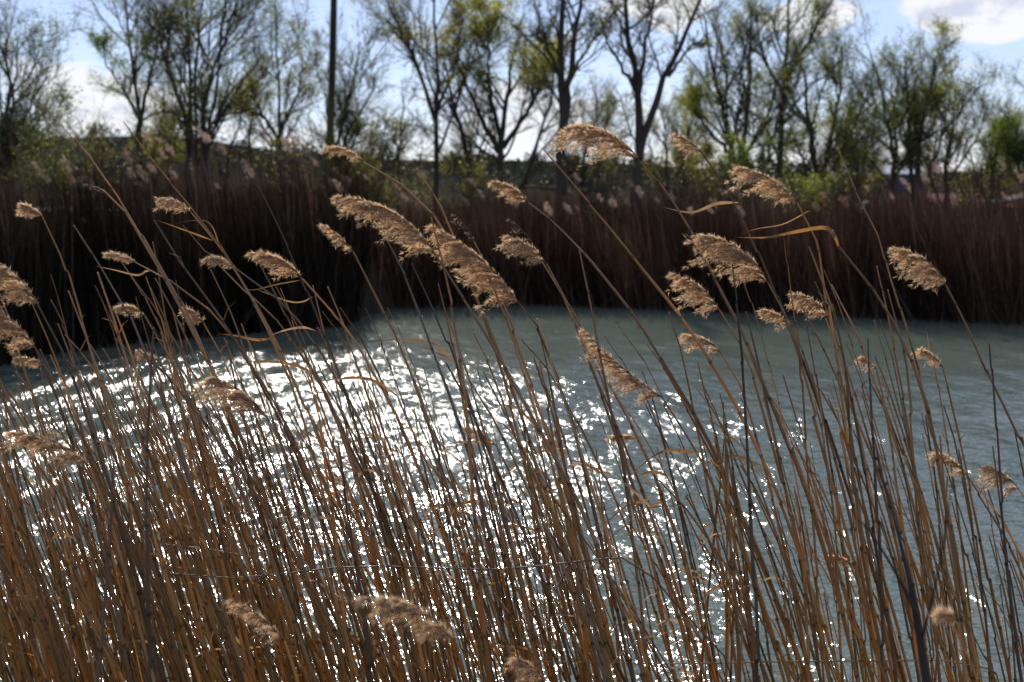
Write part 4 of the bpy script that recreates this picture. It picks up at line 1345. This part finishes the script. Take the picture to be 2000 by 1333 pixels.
LAND = [(0.5 * (tip[0] + st[0][0]), 0.5 * (tip[1] + st[0][1]), lb) for st, Y_, tip, w1, b1, d1, b2, lb, lv in PL]
SHORT = ['fat plume on the tallest reed', 'small narrow plume above the grey curled leaf', 'broad brown plume by the vivid bush', 'widest silvery plume', 'ragged plume left of the widest one',
         'lone arched golden plume', 'round curled plume', 'small drooping plume under the widest one', 'small fan plume on dark water', 'little drooping plume over blue water', 'long two-lobed plume',
         'longest swept plume', 'shaggy two-tiered centre plume', 'plump golden plume', 'dark seedless panicle by the plump plume', 'dark seedless panicle by the shaggy plume', 'small golden plume above the centre',
         'small pale plume by the pole', 'thin spike-like plume', 'brown arched plume on the black bank', 'small plume left of the arched brown one', 'small plume above the orange drooping blade',
         'little flat plume with hooked leaf', 'hooked little plume on the black bank', 'small dark plume on the black bank', 'tiny bright plume near the upper left edge', 'upper large plume at the left edge',
         'lower large plume at the left edge', 'thin flat plume at the left edge', 'small pale plume on the first glitter', 'ragged open plume on the left glitter', 'long blurred plume at the left edge',
         'faint see-through plume', 'small ragged plume on the brightest glare', 'little oval plume low in mid-water', 'fan plume by the thickest stem', 'feathery plume at the right edge',
         'small tangled plume low at right', 'big blurred bottom plume', 'narrow blurred plume at the bottom', 'small tuft above the big bottom plume', 'small pale tuft low at left', 'tiny blurred tuft low at right',
         'dark tuft at the bottom edge', 'faint pale plume in the central glitter', 'sparse tiny panicle over the water', 'scant tuft among the central stems', 'scant tuft beside the big bottom plume', 'tiny grassy panicle at upper left']
USED = set()


def single_out(x, y, thin, ang, tone):
    deg = math.degrees(ang)
    how = ('thin ' if thin else 'stout ') + ('upright ' if deg < 8 else ('leaning ' if deg > 14 else '')) + tone
    near = sorted(range(len(LAND)), key=lambda q: (LAND[q][0] - x) ** 2 + (LAND[q][1] - y) ** 2)
    for ordn in ('', 'second ', 'third ', 'fourth '):
        for q in near[:9]:
            dx, dy = x - LAND[q][0], y - LAND[q][1]
            side = ('right of' if dx > 0 else 'left of') if abs(dx) > abs(dy) else ('below' if dy > 0 else 'above')
            lab = ordn + how + ' reed stem, tip ' + side + ' the ' + SHORT[q]
            if lab not in USED and len(lab.split()) <= 16:
                USED.add(lab)
                return lab
    return 'bare ' + how + ' reed stem in the stand'


specs = []
def scatter(n, x0, x1, y0, y1, d0, d1, ang, asd, thin=0.25):
    for _ in range(n):
        Y = rng.uniform(d0, d1)
        specs.append((rng.uniform(x0, x1), y0 + (y1 - y0) * rng.random() ** 0.8, Y, math.radians(rng.normal(ang, asd * 1.25)), rng.random() < thin))


# tip x range, tip y range, depth range, lean
scatter(75, -480, 330, 430, 900, 3.0, 4.8, 15.5, 4.0)
scatter(280, -480, 330, 640, 1130, 2.9, 5.2, 14.5, 5.5)
scatter(54, 150, 720, 480, 900, 3.1, 4.8, 15.5, 4.0)
scatter(105, 150, 720, 640, 1130, 3.0, 5.2, 14.5, 5.5)
scatter(36, 600, 1060, 500, 950, 3.1, 4.8, 15.0, 4.0)
scatter(66, 600, 1060, 700, 1160, 3.0, 5.0, 13.5, 5.5)
scatter(230, -350, 520, 860, 1270, 2.9, 5.2, 11.0, 6.0)
scatter(60, 500, 1100, 900, 1280, 2.9, 5.2, 11.0, 6.0)
scatter(22, 1000, 1400, 560, 980, 3.2, 4.8, 13.0, 4.0)
scatter(34, 1000, 1400, 760, 1180, 3.0, 5.0, 12.0, 5.5)
scatter(34, 1350, 1720, 470, 950, 3.1, 4.6, 9.5, 4.0)
scatter(44, 1350, 1720, 700, 1180, 3.0, 4.9, 9.0, 5.0)
scatter(16, 1700, 2000, 620, 980, 3.2, 4.6, 10.0, 4.0)
scatter(26, 1700, 2050, 800, 1230, 3.0, 4.9, 9.5, 5.0)
# those that show largest come first and are individuals, the rest is one mass
specs.sort(key=lambda s: -((1333 - s[1]) / s[2]) * (1.0 if -150 < s[0] < 1980 else 0.3))
MAXI = 292
rest = Bag()
for k, (tx, ty, Y, ang, thin) in enumerate(specs):
    rt, rb = (0.0010, rng.uniform(0.0021, 0.0031)) if thin else (0.0017, rng.uniform(0.0033, 0.0050))
    phi0 = ang + math.radians(max(0, rng.normal(9, 6)))
    # a bent upper part: three photograph points below the tip
    l1, l2 = 70, 210
    pts = [(tx, ty), (tx + math.tan(phi0) * l1, ty + l1), (tx + math.tan(phi0) * l1 + math.tan((phi0 + ang) / 2) * (l2 - l1), ty + l2)]
    if n_individual < MAXI:
        xm = pts[-1][0] + math.tan(ang) * max(0, 1000 - pts[-1][1])
        ti = rng.integers(len(CULM))
        make_reed(pts, Y, single_out(tx, ty, thin, ang, TONE_WORD[ti]), band_label(xm), None, (), r=(rt, rb), base_ang=ang * 0.85, tone=CULM[ti])
    else:
        stem_geom(stem_path(pts, Y, ang * 0.85), rt, rb, np.array(CULM[rng.integers(len(CULM))]) * rng.uniform(0.75, 1.15), rest, rows=14, stubs=False, k=4)
# litter of short broken blades between the stems
for _ in range(260):
    x_ = rng.uniform(-100, 1500)
    y_ = rng.uniform(850, 1400)
    Y = rng.uniform(3.2, 4.8)
    p = at(x_, y_, Y)
    ln = rng.uniform(0.05, 0.22)
    dv = norm(np.array([-1.0, rng.normal(0, 0.5), rng.normal(0.1, 0.45)]))
    leaf_geom([p, p + dv * ln * 0.5 + np.array([0, 0, 0.01]), p + dv * ln + np.array([0, 0, rng.normal(-0.02, 0.02)])], rng.uniform(0.003, 0.009), rest,
              [ORANGE, TAN, PALE][rng.integers(3)] if rng.random() < 0.6 else (0.25, 0.15, 0.07), 0.4)
tag(obj('reed_thicket', rest.data('reed_thicket', M_stem)), 'thicket of thinner reed stems and dry blades filling the stand', 'reeds', kind='stuff')

# ------------------------------------------------------------------ dead woody twig close to the camera, lower right
def twig(name, label, pts, radii, sides, Y, tone):
    c = catmull(np.array([at(p[0], p[1], Y + d_) for p, d_ in pts]), 26)
    zr = float(ground_z(c[-1][0], Y))
    tail = [c[-1] + np.array([0.02 * k, 0.0, -(c[-1][2] - zr + 0.05) * k / 6]) for k in range(1, 7)]
    c = np.vstack([c, tail])[::-1]
    root = c[0].copy()
    e = empty(name, root)
    tag(e, label, 'twig')
    n = len(c)
    rr = np.interp(np.linspace(0, 1, n), [0, 0.35, 0.7, 1], radii)
    B = Bag()
    V, F = tubes((c - root)[None], rr[None], 8)
    B.add(V, F, tone)
    for k in range(9, n - 1, 3):       # buds
        sd = 1 if k % 2 else -1
        b = c[k] - root
        V, F = tubes(np.array([[b, b + np.array([sd * 0.004, 0, 0.003]), b + np.array([sd * 0.0065, 0, 0.008])]]), np.array([[0.0022, 0.0024, 0.0004]]), 6)
        B.add(V, F, tone)
    obj('stem', B.data('stem', M_bark), e)
    for bp_, br_ in sides:
        cc = catmull(np.array([at(p[0], p[1], Y + d_) for p, d_ in bp_]), 14) - root
        B = Bag()
        V, F = tubes(cc[None], np.linspace(br_, br_ * 0.35, 14)[None], 6)
        B.add(V, F, tone)
        obj('side_twig', B.data('side_twig', M_bark), e)
    return e


twig('dead_twig', 'dark blurred dead woody twig close to the camera at lower right',
     [((1712, 880), 0.25), ((1722, 935), 0.22), ((1736, 975), 0.18), ((1762, 1075), 0.1), ((1785, 1180), 0.02), ((1812, 1345), -0.05)], [0.0075, 0.0062, 0.0028, 0.0013],
     [([((1790, 1200), 0.0), ((1750, 1120), 0.05), ((1700, 1040), 0.12), ((1676, 1015), 0.15)], 0.0032),
      ([((1800, 1250), 0.0), ((1830, 1130), -0.2), ((1850, 1010), -0.35), ((1862, 930), -0.45)], 0.0022)],
     2.1, (0.035, 0.028, 0.025))
